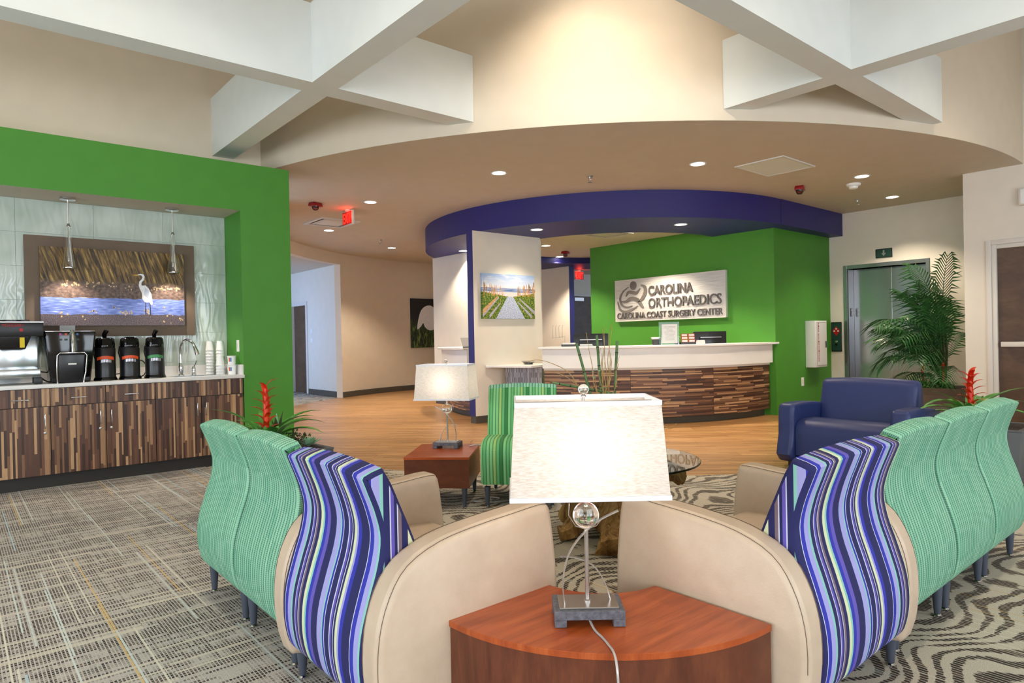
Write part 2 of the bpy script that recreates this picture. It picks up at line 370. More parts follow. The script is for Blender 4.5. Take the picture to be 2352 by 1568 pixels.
tw = n.noise(n.comb(n.math('MULTIPLY', u, 900), n.math('MULTIPLY', v, 900), 0), 1, 1); n.bump(tw, .2, .001)
MT['stripe_fabric'] = n.fin(n.mix(.12, col, n.ramp(tw, [(.3, (.4, .4, .5, 1)), (.7, (1, 1, 1, 1))]), 'MULTIPLY'), .8)
# green fabrics: ribbed columns of dashes
def rib(name, lo, hi, dash, per, extra=None):
    n = NT(name); u, v, _ = n.sep(n.uv()); cu_ = n.math('MULTIPLY', u, per); fu = n.math('FRACT', cu_); ci = n.math('FLOOR', cu_)
    ridge = n.math('SINE', n.math('MULTIPLY', fu, 3.14159))
    vv = n.math('ADD', n.math('MULTIPLY', v, 130), n.math('MULTIPLY', n.math('PINGPONG', fu, .5), 1.6)); fv = n.math('FRACT', vv)
    edge = n.math('GREATER_THAN', n.math('ABSOLUTE', n.math('SUBTRACT', fu, .5)), .33)
    d_ = n.math('MULTIPLY', edge, n.math('ADD', n.math('MULTIPLY', n.math('GREATER_THAN', fv, .3), .55), .42))
    inner = n.math('MULTIPLY', n.math('SUBTRACT', 1.0, edge), n.math('GREATER_THAN', fv, .66))
    tone = n.mix(n.white(n.comb(ci, n.math('FLOOR', n.math('MULTIPLY', v, 9)), 1)), lo, hi) if not extra else extra(n, ci, lo, hi)
    col = n.mix(n.math('MULTIPLY', d_, .85), tone, dash); col = n.mix(n.math('MULTIPLY', inner, .30), col, dash)
    n.bump(n.math('ADD', ridge, n.math('MULTIPLY', fv, .3)), .5, .004); MT[name] = n.fin(col, .85)
rib('mint_fabric', c(126, 188, 154), c(156, 208, 174), c(34, 90, 80), 42)
def grp(n, ci, lo, hi):
    return n.ramp(n.math('FRACT', n.math('MULTIPLY', ci, .1429)), [(0, lo), (.14, hi), (.28, c(58, 132, 72)), (.42, lo), (.57, c(160, 202, 120)), (.71, hi), (.86, c(70, 148, 84))], 'CONSTANT')
rib('green_fabric', c(104, 182, 116), c(134, 204, 138), c(30, 96, 52), 42, grp)
# wavy glass tile
n = NT('tile_wave'); x, y, z = n.sep(n.pos())
wob = n.math('MULTIPLY', n.math('SINE', n.math('ADD', n.math('MULTIPLY', z, 17), n.math('MULTIPLY', n.noise(n.comb(n.math('MULTIPLY', x, 6), 0, n.math('MULTIPLY', z, 1.5)), 1, 1), 16))), .018)
wv = n.math('SINE', n.math('MULTIPLY', n.math('ADD', x, wob), 95)); n.bump(n.math('ADD', wv, n.math('MULTIPLY', n.noise(n.pos(), 30, 2), .8)), .17, .005)
MT['tile_wave'] = n.fin(n.ramp(n.noise(n.comb(n.math('MULTIPLY', x, 3), 0, n.math('MULTIPLY', z, 3)), 1, 2), [(.3, c(176, 190, 178)), (.7, c(208, 216, 206))]), .12)
plain('grout', c(196, 196, 184), .8)
# brushed steel
def brushed(name, col, rough):
    n = NT(name); x, y, z = n.sep(n.pos()); g = n.noise(n.comb(n.math('MULTIPLY', n.math('ADD', x, y), 320), 0, n.math('MULTIPLY', z, 4)), 1, 2)
    MT[name] = n.fin(n.ramp(g, [(.3, tuple(v*.96 for v in col[:3])+(1,)), (.7, col)]), n.n('MapRange', {0: g, 3: rough*.85, 4: rough*1.2}).outputs[0], 1)
brushed('steel', c(190, 194, 196), .2); brushed('steel_dark', c(120, 116, 118), .3)
# shimmering grey tile under the low shelf
n = NT('mosaic_grey'); x, y, z = n.sep(n.pos()); g = n.white(n.comb(n.math('FLOOR', n.math('MULTIPLY', n.math('SUBTRACT', x, y), 120)), n.math('FLOOR', n.math('MULTIPLY', z, 14)), 0))
MT['mosaic_grey'] = n.fin(n.ramp(g, [(0, c(112, 110, 116)), (.7, c(146, 144, 150)), (1, c(196, 196, 204))]), .3)
# lamp shade
n = NT('shade_linen'); o = n.pos(); x, y, z = n.sep(o); k = n.noise(n.comb(n.math('MULTIPLY', n.math('SUBTRACT', x, y), 40), n.math('MULTIPLY', n.math('ADD', x, y), 40), n.math('MULTIPLY', z, 380)), 1, 3)
col = n.ramp(k, [(.3, c(218, 206, 194)), (.6, c(238, 232, 226))])
df = n.n('BsdfDiffuse', {0: col}).outputs[0]; tr = n.n('BsdfTranslucent', {0: col}).outputs[0]
n.t.links.new(n.n('MixShader', {0: .42, 1: df, 2: tr}).outputs[0], n.out.inputs[0]); MT['shade_linen'] = n.m
plain('shade_trim', c(226, 224, 228), .8, var=.02)
# stone base, driftwood, leaves
plain('stone_base', c(92, 92, 100), .6, var=.35, scale=80, bump=.4)
n = NT('driftwood'); x, y, z = n.sep(n.obj()); k = n.noise(n.comb(n.math('MULTIPLY', x, 20), n.math('MULTIPLY', y, 20), n.math('MULTIPLY', z, 5)), 1, 6, .65, 1.2)
n.bump(k, .9, .02); MT['driftwood'] = n.fin(n.ramp(k, [(.3, c(76, 50, 26)), (.42, c(150, 108, 58)), (.58, c(192, 150, 90)), (.75, c(220, 186, 130))]), .75)
def leaf(name, a, b, rough=.35):
    n = NT(name); k = n.noise(n.pos(), 14, 3); MT[name] = n.fin(n.ramp(k, [(.3, a), (.7, b)]), rough)
leaf('leaf_green', c(62, 128, 48), c(112, 180, 82)); leaf('palm_green', c(30, 72, 34), c(62, 116, 58)); leaf('succulent_green', c(120, 168, 132), c(160, 200, 160), .6)
leaf('moss_green', c(44, 60, 34), c(86, 100, 60), .8); leaf('bract_red', c(206, 34, 14), c(236, 72, 26), .4); leaf('horsetail', c(66, 96, 52), c(98, 128, 72), .5); leaf('willow_tan', c(150, 112, 60), c(188, 160, 96), .7)
# prints
def print_egret():
    n = NT('print_marsh'); x, y, z = n.sep(n.gen())
    reed = n.noise(n.comb(n.math('MULTIPLY', n.math('ADD', x, n.math('MULTIPLY', z, .18)), 46), 0, n.math('MULTIPLY', z, 3.2)), 1, 4, .6, .5)
    reedc = n.ramp(reed, [(.34, c(26, 20, 12)), (.46, c(84, 62, 30)), (.58, c(140, 110, 56)), (.7, c(206, 170, 96))])
    mud = n.ramp(n.noise(n.comb(n.math('MULTIPLY', x, 40), 0, n.math('MULTIPLY', z, 30)), 1, 3), [(.35, c(70, 56, 52)), (.6, c(116, 94, 82)), (.75, c(150, 124, 104))])
    wat = n.ramp(n.noise(n.comb(n.math('MULTIPLY', x, 16), 0, n.math('MULTIPLY', z, 70)), 1, 3), [(.35, c(84, 104, 178)), (.6, c(132, 152, 222)), (.72, c(196, 206, 238))])
    grit = n.ramp(n.noise(n.comb(n.math('MULTIPLY', x, 170), 0, n.math('MULTIPLY', z, 90)), 1, 2), [(.35, c(62, 52, 60)), (.6, c(108, 94, 98)), (.75, c(150, 136, 136))])
    jz = n.math('ADD', z, n.math('MULTIPLY', n.math('SUBTRACT', n.noise(n.comb(n.math('MULTIPLY', x, 9), 0, 0), 1, 3), .5), .06))
    col = n.mix(n.math('GREATER_THAN', jz, .145), grit, wat); col = n.mix(n.math('GREATER_THAN', jz, .36), col, mud); col = n.mix(n.n('MapRange', {0: jz, 1: .54, 2: .6}).outputs[0], col, reedc)
    MT['print_marsh'] = n.fin(col, .5)
print_egret()
n = NT('print_beach'); x, y, z = n.sep(n.gen())
sky = n.ramp(z, [(.6, c(250, 224, 200)), (.75, c(206, 214, 232)), (1, c(150, 180, 224))])
cl = n.ramp(n.noise(n.comb(n.math('MULTIPLY', x, 4), 0, n.math('MULTIPLY', z, 12)), 1, 3), [(.5, (0, 0, 0, 1)), (.7, (1, 1, 1, 1))])
sky = n.mix(n.math('MULTIPLY', cl, .6), sky, c(250, 246, 240)); sea = n.ramp(n.noise(n.comb(n.math('MULTIPLY', x, 5), 0, n.math('MULTIPLY', z, 90)), 1, 2), [(.4, c(92, 120, 176)), (.62, c(176, 190, 220))])
dune = n.ramp(n.noise(n.comb(n.math('MULTIPLY', x, 50), 0, n.math('MULTIPLY', z, 26)), 1, 4), [(.32, c(24, 56, 20)), (.48, c(74, 116, 40)), (.6, c(150, 150, 56)), (.72, c(216, 176, 84))])
mid = n.math('ABSOLUTE', n.math('SUBTRACT', x, .52)); jz = n.math('ADD', z, n.math('MULTIPLY', n.noise(n.comb(n.math('MULTIPLY', x, 12), 0, 0), 1, 3), -.06))
col = n.mix(n.math('GREATER_THAN', z, .69), n.mix(n.math('GREATER_THAN', z, .60), c(232, 218, 214), sea), sky)
col = n.mix(n.math('LESS_THAN', jz, n.math('ADD', .46, n.math('MULTIPLY', mid, .2))), col, dune)
pth = n.ramp(n.noise(n.comb(n.math('MULTIPLY', x, 60), 0, n.math('MULTIPLY', z, 60)), 1, 2), [(.35, c(140, 156, 196)), (.65, c(220, 226, 240))])
col = n.mix(n.math('MULTIPLY', n.math('LESS_THAN', mid, n.math('SUBTRACT', .28, n.math('MULTIPLY', z, .45))), n.math('LESS_THAN', z, .50)), col, pth); MT['print_beach'] = n.fin(col, .5)
n = NT('print_dark_grass'); x, y, z = n.sep(n.gen()); g = n.noise(n.comb(n.math('MULTIPLY', x, 18), 0, n.math('MULTIPLY', z, 7)), 1, 4, .6, 1)
gr = n.ramp(g, [(.4, c(18, 26, 16)), (.55, c(60, 84, 34)), (.7, c(140, 156, 80))]); MT['print_dark_grass'] = n.fin(n.mix(n.n('MapRange', {0: z, 1: .35, 2: .62}).outputs[0], gr, c(30, 28, 26)), .5)
# carved sign board
n = NT('sign_board'); x, y, z = n.sep(n.pos()); g = n.noise(n.comb(0, n.math('MULTIPLY', y, 3), n.math('MULTIPLY', z, 90)), 1, 3)
n.bump(g, .8, .006); MT['sign_board'] = n.fin(n.ramp(g, [(.35, c(208, 204, 200)), (.65, c(232, 229, 225))]), .5, 0)
# ------------------------------------------------------------------ the setting
FC = (9.19, 8.59); FR = 6.62; WR = 6.85       # hall circle: fascia and wood edge
RC = (9.02, 7.9)                               # reception ring centre
ZK = 3.81
ZC, ZS, ZB, ZI = 5.0, 3.10, 2.74, 2.86        # main ceiling, hall ceiling, ring soffit, inner ceiling
# floors
struct(box('floor_carpet_plaid', -4.5, 1.9, -4.5, 7.4, -.05, 0, 'carpet_plaid'))
a0 = math.degrees(math.atan2(7.4-FC[1], -math.sqrt(WR**2-(7.4-FC[1])**2))) % 360; a1 = math.degrees(math.atan2(-math.sqrt(WR**2-(9.5-FC[0])**2), 9.5-FC[0])) % 360
arcp = arc(FC[0], FC[1], WR, a1, a0, 60)
pl = [(1.9, -4.5), (9.5, -4.5)]+arcp+[(1.9, 7.4)]
fl = MB(); k = len(pl); fl.add([(x, y, 0) for x, y in pl]+[(x, y, -.05) for x, y in pl], [tuple(range(k)), tuple(reversed(range(k, 2*k)))]+[(i, i+k, (i+1) % k+k, (i+1) % k) for i in range(k)])
struct(fl.build('floor_carpet_swirl', 'carpet_swirl'))
struct(box('floor_carpet_corridor', 1.0, 9.0, 10, 19, -.06, -.008, 'carpet_swirl'))
fw_ = MB(); pc = arc(FC[0], FC[1], WR, 0, 360, 96)[:-1]; k = len(pc)
pc = [(x, y) for x, y in pc]
# half-plane of the wood at the corridor threshold
H0 = Vector((5.05, 12.35)); HD = Vector((1.15, .82)).normalized(); HN = Vector((HD.y, -HD.x))
def clip(poly, inside, cut):
    out = []
    for i in range(len(poly)):
        a, b = poly[i-1], poly[i]; ia, ib = inside(a), inside(b)
        if ia != ib: out.append(cut(a, b))
        if ib: out.append(b)
    return out
def cliphp(poly, p0, nn):
    f = lambda q: (Vector(q)-p0).dot(nn) >= 0
    def cut(a, b):
        a = Vector(a); b = Vector(b); da = (a-p0).dot(nn); db = (b-p0).dot(nn); return tuple(a+(b-a)*(da/(da-db)))
    return clip(poly, f, cut)
def clipcirc(poly):
    for i in range(len(pc)):
        a = Vector(pc[i]); b = Vector(pc[(i+1) % len(pc)]); m = (a+b)/2
        if min((Vector(q)-m).dot(Vector(FC)-m) for q in poly) >= 0: continue
        poly = cliphp(poly, m, (Vector(FC)-m).normalized())
        if len(poly) < 3: return []
    return poly
disc = cliphp(pc, H0, HN); k = len(disc)
fw_.add([(x, y, -.006) for x, y in disc]+[(x, y, -.05) for x, y in disc], [tuple(range(k)), tuple(reversed(range(k, 2*k)))]+[(i, i+k, (i+1) % k+k, (i+1) % k) for i in range(k)])
FW = struct(fw_.build('floor_wood', 'floor_gap'))
ea = Vector((.7071, -.7071)); eb = Vector((.7071, .7071)); PW, PL = .23, 1.85; planks = []
for j in range(8, 75):
    off = (j*.618 % 1)*PL
    for i in range(-8, 8):
        s0, t0 = i*PL+off, j*PW
        q = [tuple(ea*s+eb*t) for s, t in ((s0+.0015, t0+.0012), (s0+PL-.0015, t0+.0012), (s0+PL-.0015, t0+PW-.0012), (s0+.0015, t0+PW-.0012))]
        cen = ea*(s0+PL/2)+eb*(t0+PW/2)
        if (cen-Vector(RC)).length < 2.0 or (cen-Vector(FC)).length > WR+1.2: continue
        if cen.x > 9.6 and cen.y > 5.2: continue
        if cen.x > 10 and cen.y < 2: continue
        if cen.x > 12: continue
        q = clipcirc(q)
        if len(q) >= 3: q = cliphp(q, H0, HN)
        if len(q) >= 3: planks.append((cen.length, q))
planks.sort(key=lambda p: p[0]); rest = MB()
for i, (d_, q) in enumerate(planks):
    m = len(q); vs = [(x, y, 0) for x, y in q]+[(x, y, -.006) for x, y in q]; fs = [tuple(range(m))]+[(a, a+m, (a+1) % m+m, (a+1) % m) for a in range(m)]
    if i < 300: fromv('plank', vs, fs, 'plank_oak', FW)
    else: rest.add(vs, fs)
if rest.v: rest.build('planks_far', 'plank_oak', FW)['kind'] = 'stuff'
# left wall: upper beige plane, green frame with niche
struct(box('wall_left', -4.5, 2.78, 7.4, 7.6, 0, ZC, 'paint_beige'))
g = MB(); g.box(-4.5, 2.78, 6.87, 7.4, 2.55, 3.03); g.box(2.27, 2.78, 6.87, 7.4, 0, 2.55); g.box(-4.5, -1.3, 6.87, 7.4, 0, 2.55)
GW = struct(g.build('wall_left_green', ['paint_green', 'paint_soffit']))
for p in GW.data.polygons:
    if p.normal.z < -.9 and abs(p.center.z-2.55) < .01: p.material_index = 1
BS = struct(box('wall_left_backsplash', -1.3, 2.27, 7.385, 7.4, .99, 2.55, 'grout'))
for i in range(6):
    for j in range(6):
        x1 = 2.268-i*.6; x0 = max(-1.298, x1-.5985); z1 = 2.505-j*.305+.045; z0 = max(.992, z1-.3035)
        if j == 0: z1 = 2.548
        box('tile', x0, x1, 7.375, 7.386, z0, z1, 'tile_wave', BS, bevel=.001, seg=1)
# ceilings
m_ = MB(); m_.box(-4.5, 9.7, -4.5, 7.6, ZC, ZC+.12); struct(m_.build('ceiling', 'paint_beige'))
m_ = MB(); cc_ = arc(FC[0], FC[1], FR-.001, 0, 360, 180)[:-1]; k = len(cc_)
m_.add([(x, y, ZS) for x, y in cc_]+[(x, y, ZS+.04) for x, y in cc_], [tuple(reversed(range(k))), tuple(range(k, 2*k))]+[(i, i+k, (i+1) % k+k, (i+1) % k) for i in range(k)])
struct(m_.build('ceiling_hall', 'paint_soffit'))
m_ = MB(); ringwall(m_, FC[0], FC[1], FR-.15, FR, 165, 275, ZS+.002, ZC, 90); struct(m_.build('wall_fascia', 'paint_beige', smooth=30))
# beams
struct(box('ceiling_beam', -4.5, 3.72, 4.853, 5.06, 3.2, ZK, 'paint_white')); struct(box('ceiling_beam', -4.5, 7.33, 2.15, 2.36, 3.2, ZK, 'paint_white'))
b_ = MB()
for y0, y1 in ((-4.5, 2.15), (2.36, 4.853), (5.06, 7.42)): b_.box(2.165, 2.38, y0, y1, 3.2, ZK)
struct(b_.build('ceiling_beam', 'paint_white'))
b_ = MB(); b_.box(5.28, 5.49, -4.5, 2.15, 3.2, ZK); b_.box(5.28, 5.49, 2.36, 3.24, 3.2, ZK); struct(b_.build('ceiling_beam', 'paint_white'))
# window walls behind the viewer
def winwall(name, ax):
    m = MB(); ts = sorted(t for a, _, t in WINDOWS if a == ax); lo, hi = (-4.5, 7.6) if ax == 'X' else (-4.7, 9.7); cur = lo
    def bb(a, b, z0, z1):
        if ax == 'X': m.box(-4.7, -4.5, a, b, z0, z1)
        else: m.box(a, b, -4.7, -4.5, z0, z1)
    for t in ts: bb(cur, t-1.15, 0, ZC); bb(t-1.15, t+1.15, 0, .62); bb(t-1.15, t+1.15, 2.88, ZC); cur = t+1.15
    bb(cur, hi, 0, ZC); struct(m.build(name, 'paint_beige'))
    return ts
for i, (ax, c0, t) in enumerate(WINDOWS):
    W_ = bpy.data.objects.new('window_%d' % (i+1), None); COL.objects.link(W_); W_['kind'] = 'structure'
    W_.location = (c0-.1, t, 0) if ax == 'X' else (t, c0-.1, 0); W_.rotation_euler = (0, 0, R(90) if ax == 'X' else 0)
    f_ = MB(); f_.box(-1.15, 1.15, -.03, .03, .62, .68); f_.box(-1.15, 1.15, -.03, .03, 2.82, 2.88)
    for x in (-1.15, -.03, 1.09): f_.box(x, x+.06, -.03, .03, .68, 2.82)
    f_.build('window_frame', 'frame_white', W_)
winwall('wall_back', 'Y'); winwall('wall_side', 'X')
# right: door wall with door, elevator wall
dw = MB(); dw.box(9.5, 9.7, 2.30, 2.58, 0, ZC); dw.box(9.5, 9.7, 1.24, 2.30, 2.2, ZC); dw.box(9.5, 9.7, -4.5, 1.24, 0, ZC); dw.box(9.7, 11.2, 2.38, 2.58, 0, ZS); struct(dw.build('wall_right', 'paint_cream'))
struct(box('baseboard_right', 9.485, 9.5, 2.36, 2.585, 0, .1, 'baseboard_grey'))
D1 = bpy.data.objects.new('door_1', None); COL.objects.link(D1); D1['kind'] = 'structure'; D1.location = (9.5, 2.30, 0); D1.rotation_euler = (0, 0, R(-90))
box('door_leaf', .05, 1.01, .03, .075, .01, 2.15, 'door_walnut', D1)
f_ = MB()
for x0, x1 in ((-.055, .0), (1.06, 1.115)): f_.box(x0, x1, -.02, .0, 0, 2.255)
f_.box(.0, 1.06, -.02, 0, 2.2, 2.255)
for x0, x1 in ((.0, .05), (1.01, 1.06)): f_.box(x0, x1, -.008, .16, 0, 2.2)
f_.box(.05, 1.01, -.008, .16, 2.15, 2.2); f_.build('door_frame', 'frame_white', D1, bevel=.004)
pb = MB(); pb.box(.09, .97, -.055, -.015, .985, 1.045); pb.box(.10, .17, -.015, .03, .99, 1.04); pb.box(.89, .96, -.015, .03, .99, 1.04); pb.build('push_bar', 'frame_white', D1, bevel=.006)
ew = MB(); ew.box(11, 11.3, 2.38, 3.47, 0, ZS); ew.box(11, 11.3, 4.60, 4.88, 0, ZS); ew.box(11, 11.3, 3.47, 4.60, 2.2, ZS); struct(ew.build('wall_elevator', 'paint_cream'))
# green reception wall
gw = MB(); gw.box(9.2, 9.4, 4.87, 8.5, 0, ZB+.15); gw.box(9.4, 11.2, 4.87, 5.05, 0, ZB+.02); struct(gw.build('wall_reception_green', 'paint_green'))
# ring: navy band with soffit, inner ceiling
rg = MB(); ringwall(rg, RC[0], RC[1], 2.02, 3.24, 0, 360, ZB, ZS, 120, True)
RG = struct(rg.build('ceiling_ring', 'paint_navy', smooth=30))
struct(box('ceiling_ring_end', 9.02, 11.0, 4.655, 4.95, ZB+.001, ZS, 'paint_navy'))
ic = arc(RC[0], RC[1], 2.05, 0, 360, 90)[:-1]; k = len(ic); m_ = MB(); m_.add([(x, y, ZI) for x, y in ic]+[(x, y, ZI+.03) for x, y in ic], [tuple(reversed(range(k))), tuple(range(k, 2*k))]+[(i, i+k, (i+1) % k+k, (i+1) % k) for i in range(k)])
struct(m_.build('ceiling_inner', 'paint_cream'))
# fins
f_ = MB(); f_.box(5.665, 6.97, 7.48, 7.62, .105, ZB); FN = struct(f_.build('wall_column', ['paint_cream', 'paint_navy']))
for p in FN.data.polygons:
    if p.normal.x < -.9: p.material_index = 1
struct(box('baseboard_column', 5.675, 6.96, 7.49, 7.61, 0, .105, 'baseboard_grey'))
struct(box('wall_bay', 7.0, 7.12, 7.62, 10.5, .1, ZB, 'paint_cream')); struct(box('baseboard_bay', 7.01, 7.11, 7.62, 10.49, 0, .1, 'baseboard_grey'))
f_ = MB(); f_.box(10.25, 10.4, 10.1, 12.5, 0, ZB); FN = struct(f_.build('wall_far_fin', ['paint_cream', 'paint_navy']))
for p in FN.data.polygons:
    if p.normal.y < -.9: p.material_index = 1
struct(box('wall_far', 10.4, 13.2, 11.3, 11.4, 0, ZS, 'paint_cream')); struct(box('ceiling_far', 10.0, 13.0, 9.9, 12.0, ZB+.01, ZB+.05, 'paint_soffit'))
D2 = bpy.data.objects.new('door_2', None); COL.objects.link(D2); D2['kind'] = 'structure'; D2.location = (11.25, 11.3, 0)
box('door_leaf', 0, 1.0, -.03, .0, 0, 2.2, 'door_walnut', D2); f_ = MB(); f_.box(-.06, 0, -.04, 0, 0, 2.26); f_.box(0, 1.0, -.04, 0, 2.2, 2.26); f_.build('door_frame', 'frame_white', D2); box('door_closer', .30, .62, -.1, -.03, 2.08, 2.16, 'satin_metal', D2)
# far curved wall with corridor opening
XO = 6.42; aw_ = math.degrees(math.acos((XO-9.1)/5.75))
m_ = MB(); ringwall(m_, 9.1, 8.1, 5.75, 5.9, 20, aw_, 0, ZS, 60); ringwall(m_, 9.1, 8.1, 5.75, 5.9, aw_, aw_+46, 2.86, ZS, 20); ringwall(m_, 9.1, 8.1, 5.75, 5.9, aw_+46, 174, 0, ZS, 24)
struct(m_.build('wall_curved', 'paint_beige', smooth=30))
m_ = MB(); ringwall(m_, 9.1, 8.1, 5.725, 5.75, 40, aw_, 0, .12, 50); struct(m_.build('baseboard_curved', 'baseboard_grey', smooth=30))
yo = 8.1+5.9*math.sin(R(aw_))
cw = MB(); cw.box(XO, XO+.12, yo-.05, 14.98, 0, 2.9); cw.box(XO, XO+.12, 15.88, 19, 0, 2.9); cw.box(XO, XO+.12, 14.98, 15.88, 2.12, 2.9); struct(cw.build('wall_corridor', 'paint_cream'))
struct(box('baseboard_corridor', XO-.012, XO, yo-.1, 14.92, 0, .12, 'baseboard_grey')); ca_ = arc(9.1, 8.1, 5.88, aw_-2, aw_+48, 16)+[(2.0, 12.0), (2.0, 19), (6.62, 19)]; k = len(ca_); m_ = MB(); m_.add([(x, y, 2.88) for x, y in ca_]+[(x, y, 2.93) for x, y in ca_], [tuple(reversed(range(k))), tuple(range(k, 2*k))]+[(i, i+k, (i+1) % k+k, (i+1) % k) for i in range(k)]); struct(m_.build('ceiling_corridor', 'paint_soffit')); struct(box('wall_corridor_end', 2.0, 6.6, 18.9, 19, 0, 2.9, 'paint_cream'))
D3 = bpy.data.objects.new('door_3', None); COL.objects.link(D3); D3['kind'] = 'structure'; D3.location = (XO, 14.98, 0); D3.rotation_euler = (0, 0, R(90))
box('door_leaf', .04, .86, -.09, -.05, 0, 2.08, 'door_walnut', D3); f_ = MB(); f_.box(-.05, .04, -.1, .02, 0, 2.17); f_.box(.04, .86, -.1, .02, 2.08, 2.17); f_.box(.86, .95, -.1, .02, 0, 2.17); f_.build('door_frame', 'frame_white', D3)
# ------------------------------------------------------------------ ceiling fittings
def downlight(x, y, z, label, energy=CAN_W, size=1.95, grp='recessed downlights'):
    t = T('downlight', label, 'downlight', (x, y, z), 0, grp)
    MB().lathe([(.075, -.001), (.095, -.001), (.095, -.006), (.075, -.004)], 28, cap=False).build('trim_ring', 'white_plastic', t, smooth=40)
    MB().lathe([(.0001, -.0025), (.078, -.0025)], 28, cap=False).build('lens', 'lamp_disc', t)
    if energy:
        l = light('SPOT', 'downlight_beam', (x, y, z-.012), energy, CAN_COL, spot_size=size, spot_blend=.55, shadow_soft_size=.06)
    return t
for x, y, lb in [(4.84, 5.86, 'round ceiling downlight nearest the green pillar, left of the navy ring'), (6.38, 4.25, 'round ceiling downlight between the ceiling access panel and the navy ring'), (8.56, 3.38, 'round ceiling downlight right beside the white smoke detector'),
                 (10.24, 3.64, 'round ceiling downlight in front of the elevator doors'), (4.42, 8.12, 'round ceiling downlight just right of the red exit sign'), (4.96, 10.58, 'round ceiling downlight below the ceiling vent by the exit sign'), (6.93, 11.88, 'farthest round downlight in the hall ceiling, by the curved beige wall')]:
    downlight(x, y, ZS, lb, CAN_W*(1.7 if y > 10 else 1))
for x, y, lb in ((3.75, 3.55, 'added unseen fill downlight above the coffee table bay'), (3.8, .6, 'added unseen fill downlight above the right row of chairs'), (.7, 3.5, 'added unseen fill downlight above the left row of chairs'), (.6, 6.15, 'added unseen fill downlight above the coffee bar'), (6.9, .8, 'added unseen fill downlight near the right wall')): downlight(x, y, ZC, lb, 25 if y > 6 else 90, 1.7, 'added fill downlights')  # out-of-view fill lamps, added to brighten carpet, chairs and tables from above
for x, y, lb in [(6.39, 6.92, 'round downlight in the navy soffit above the beach picture column'), (7.79, 5.48, 'round downlight in the navy soffit above the carved sign'), (6.85, 9.3, 'round downlight in the navy soffit behind the navy column edge')]:
    downlight(x, y, ZB, lb, 60 if y == 6.92 else 190)
for x, y, lb in [(8.23, 8.68, 'inner ceiling downlight nearest the white column edge'), (9.6, 9.72, 'inner ceiling downlight nearest the far navy header'), (8.35, 6.7, 'inner ceiling downlight half hidden by the navy ring edge')]:
    downlight(x, y, ZI, lb, CAN_W*2.2)
def sprinkler(x, y, label):
    t = T('sprinkler_head', label, 'sprinkler', (x, y, ZS), 0, 'ceiling sprinkler heads')
    MB().lathe([(.04, 0), (.04, -.008), (.014, -.012), (.012, -.035)], 16).build('body', 'satin_metal', t, smooth=40)
    a = MB(); a.tube([(-.012, 0, -.03), (-.022, 0, -.05), (0, 0, -.07)], .004, 6); a.tube([(.012, 0, -.03), (.022, 0, -.05), (0, 0, -.07)], .004, 6); a.build('yoke', 'satin_metal', t); MB().lathe([(.001, -.07), (.026, -.072), (.026, -.075), (.001, -.074)], 12).build('deflector', 'satin_metal', t)
sprinkler(5.8, 5.34, 'small ceiling sprinkler head centred above the navy ring'); sprinkler(10.0, 4.02, 'small ceiling sprinkler head below the smoke detector'); sprinkler(6.18, 11.02, 'small ceiling sprinkler head near the farthest downlight')
def strobe(x, y, z, label):
    t = T('fire_strobe', label, 'fire alarm', (x, y, z), R(20), 'red ceiling strobes')
    MB().frus(-.085, .085, -.06, .06, -.05, -.075, .075, -.05, .05, 0).build('housing', 'red_plastic', t, bevel=.008); MB().lathe([(.001, -.105), (.03, -.098), (.045, -.075), (.048, -.05)], 16).build('lens', 'crystal', t, smooth=50)
strobe(3.84, 8.59, ZS, 'red ceiling fire strobe left of the exit sign'); strobe(8.46, 4.11, ZS, 'red ceiling fire strobe left of the smoke detector'); strobe(9.1, 9.05, ZI, 'dark red ceiling strobe inside the reception ring')
t = T('smoke_detector', 'white round smoke detector on hall ceiling', 'smoke detector', (8.9, 3.62, ZS)); MB().lathe([(.085, 0), (.085, -.018), (.075, -.03), (.06, -.032)], 28).build('base', 'white_plastic', t, smooth=40); MB().lathe([(.055, -.03), (.052, -.06), (.03, -.068), (.001, -.068)], 24).build('chamber', 'white_plastic', t, smooth=40)
t = T('access_panel', 'square white ceiling access panel above the navy ring', 'ceiling panel', (7.2, 3.78, ZS)); f_ = MB()
for q in ((-.37, .37, -.29, -.265), (-.37, .37, .265, .29), (-.37, -.345, -.265, .265), (.345, .37, -.265, .265)): f_.box(q[0], q[1], q[2], q[3], -.012, 0)
f_.build('frame', 'frame_white', t); box('panel', -.34, .34, -.26, .26, -.008, 0, 'white_plastic', t)
def vent(x, y, z, label, sx, sy):
    t = T('ceiling_vent', label, 'air vent', (x, y, z), 0, 'ceiling air vents'); f_ = MB()
    for q in ((-sx, sx, -sy, -sy+.05), (-sx, sx, sy-.05, sy), (-sx, -sx+.05, -sy+.05, sy-.05), (sx-.05, sx, -sy+.05, sy-.05)): f_.box(q[0], q[1], q[2], q[3], -.02, 0)
    f_.build('frame', 'frame_white', t); MB().box(-sx+.05, sx-.05, -sy+.05, sy-.05, -.003, -.001).build('duct', 'black_plastic', t); MB().frus(-sx+.13, sx-.13, -sy+.13, sy-.13, -.022, -sx+.10, sx-.10, -sy+.10, sy-.10, -.012).build('plate', 'frame_white', t)
vent(4.65, 9.82, ZS, 'square white ceiling air vent beside the exit sign', .33, .33); vent(8.1, 7.1, ZI, 'square ceiling air vent inside the reception ring', .3, .3)
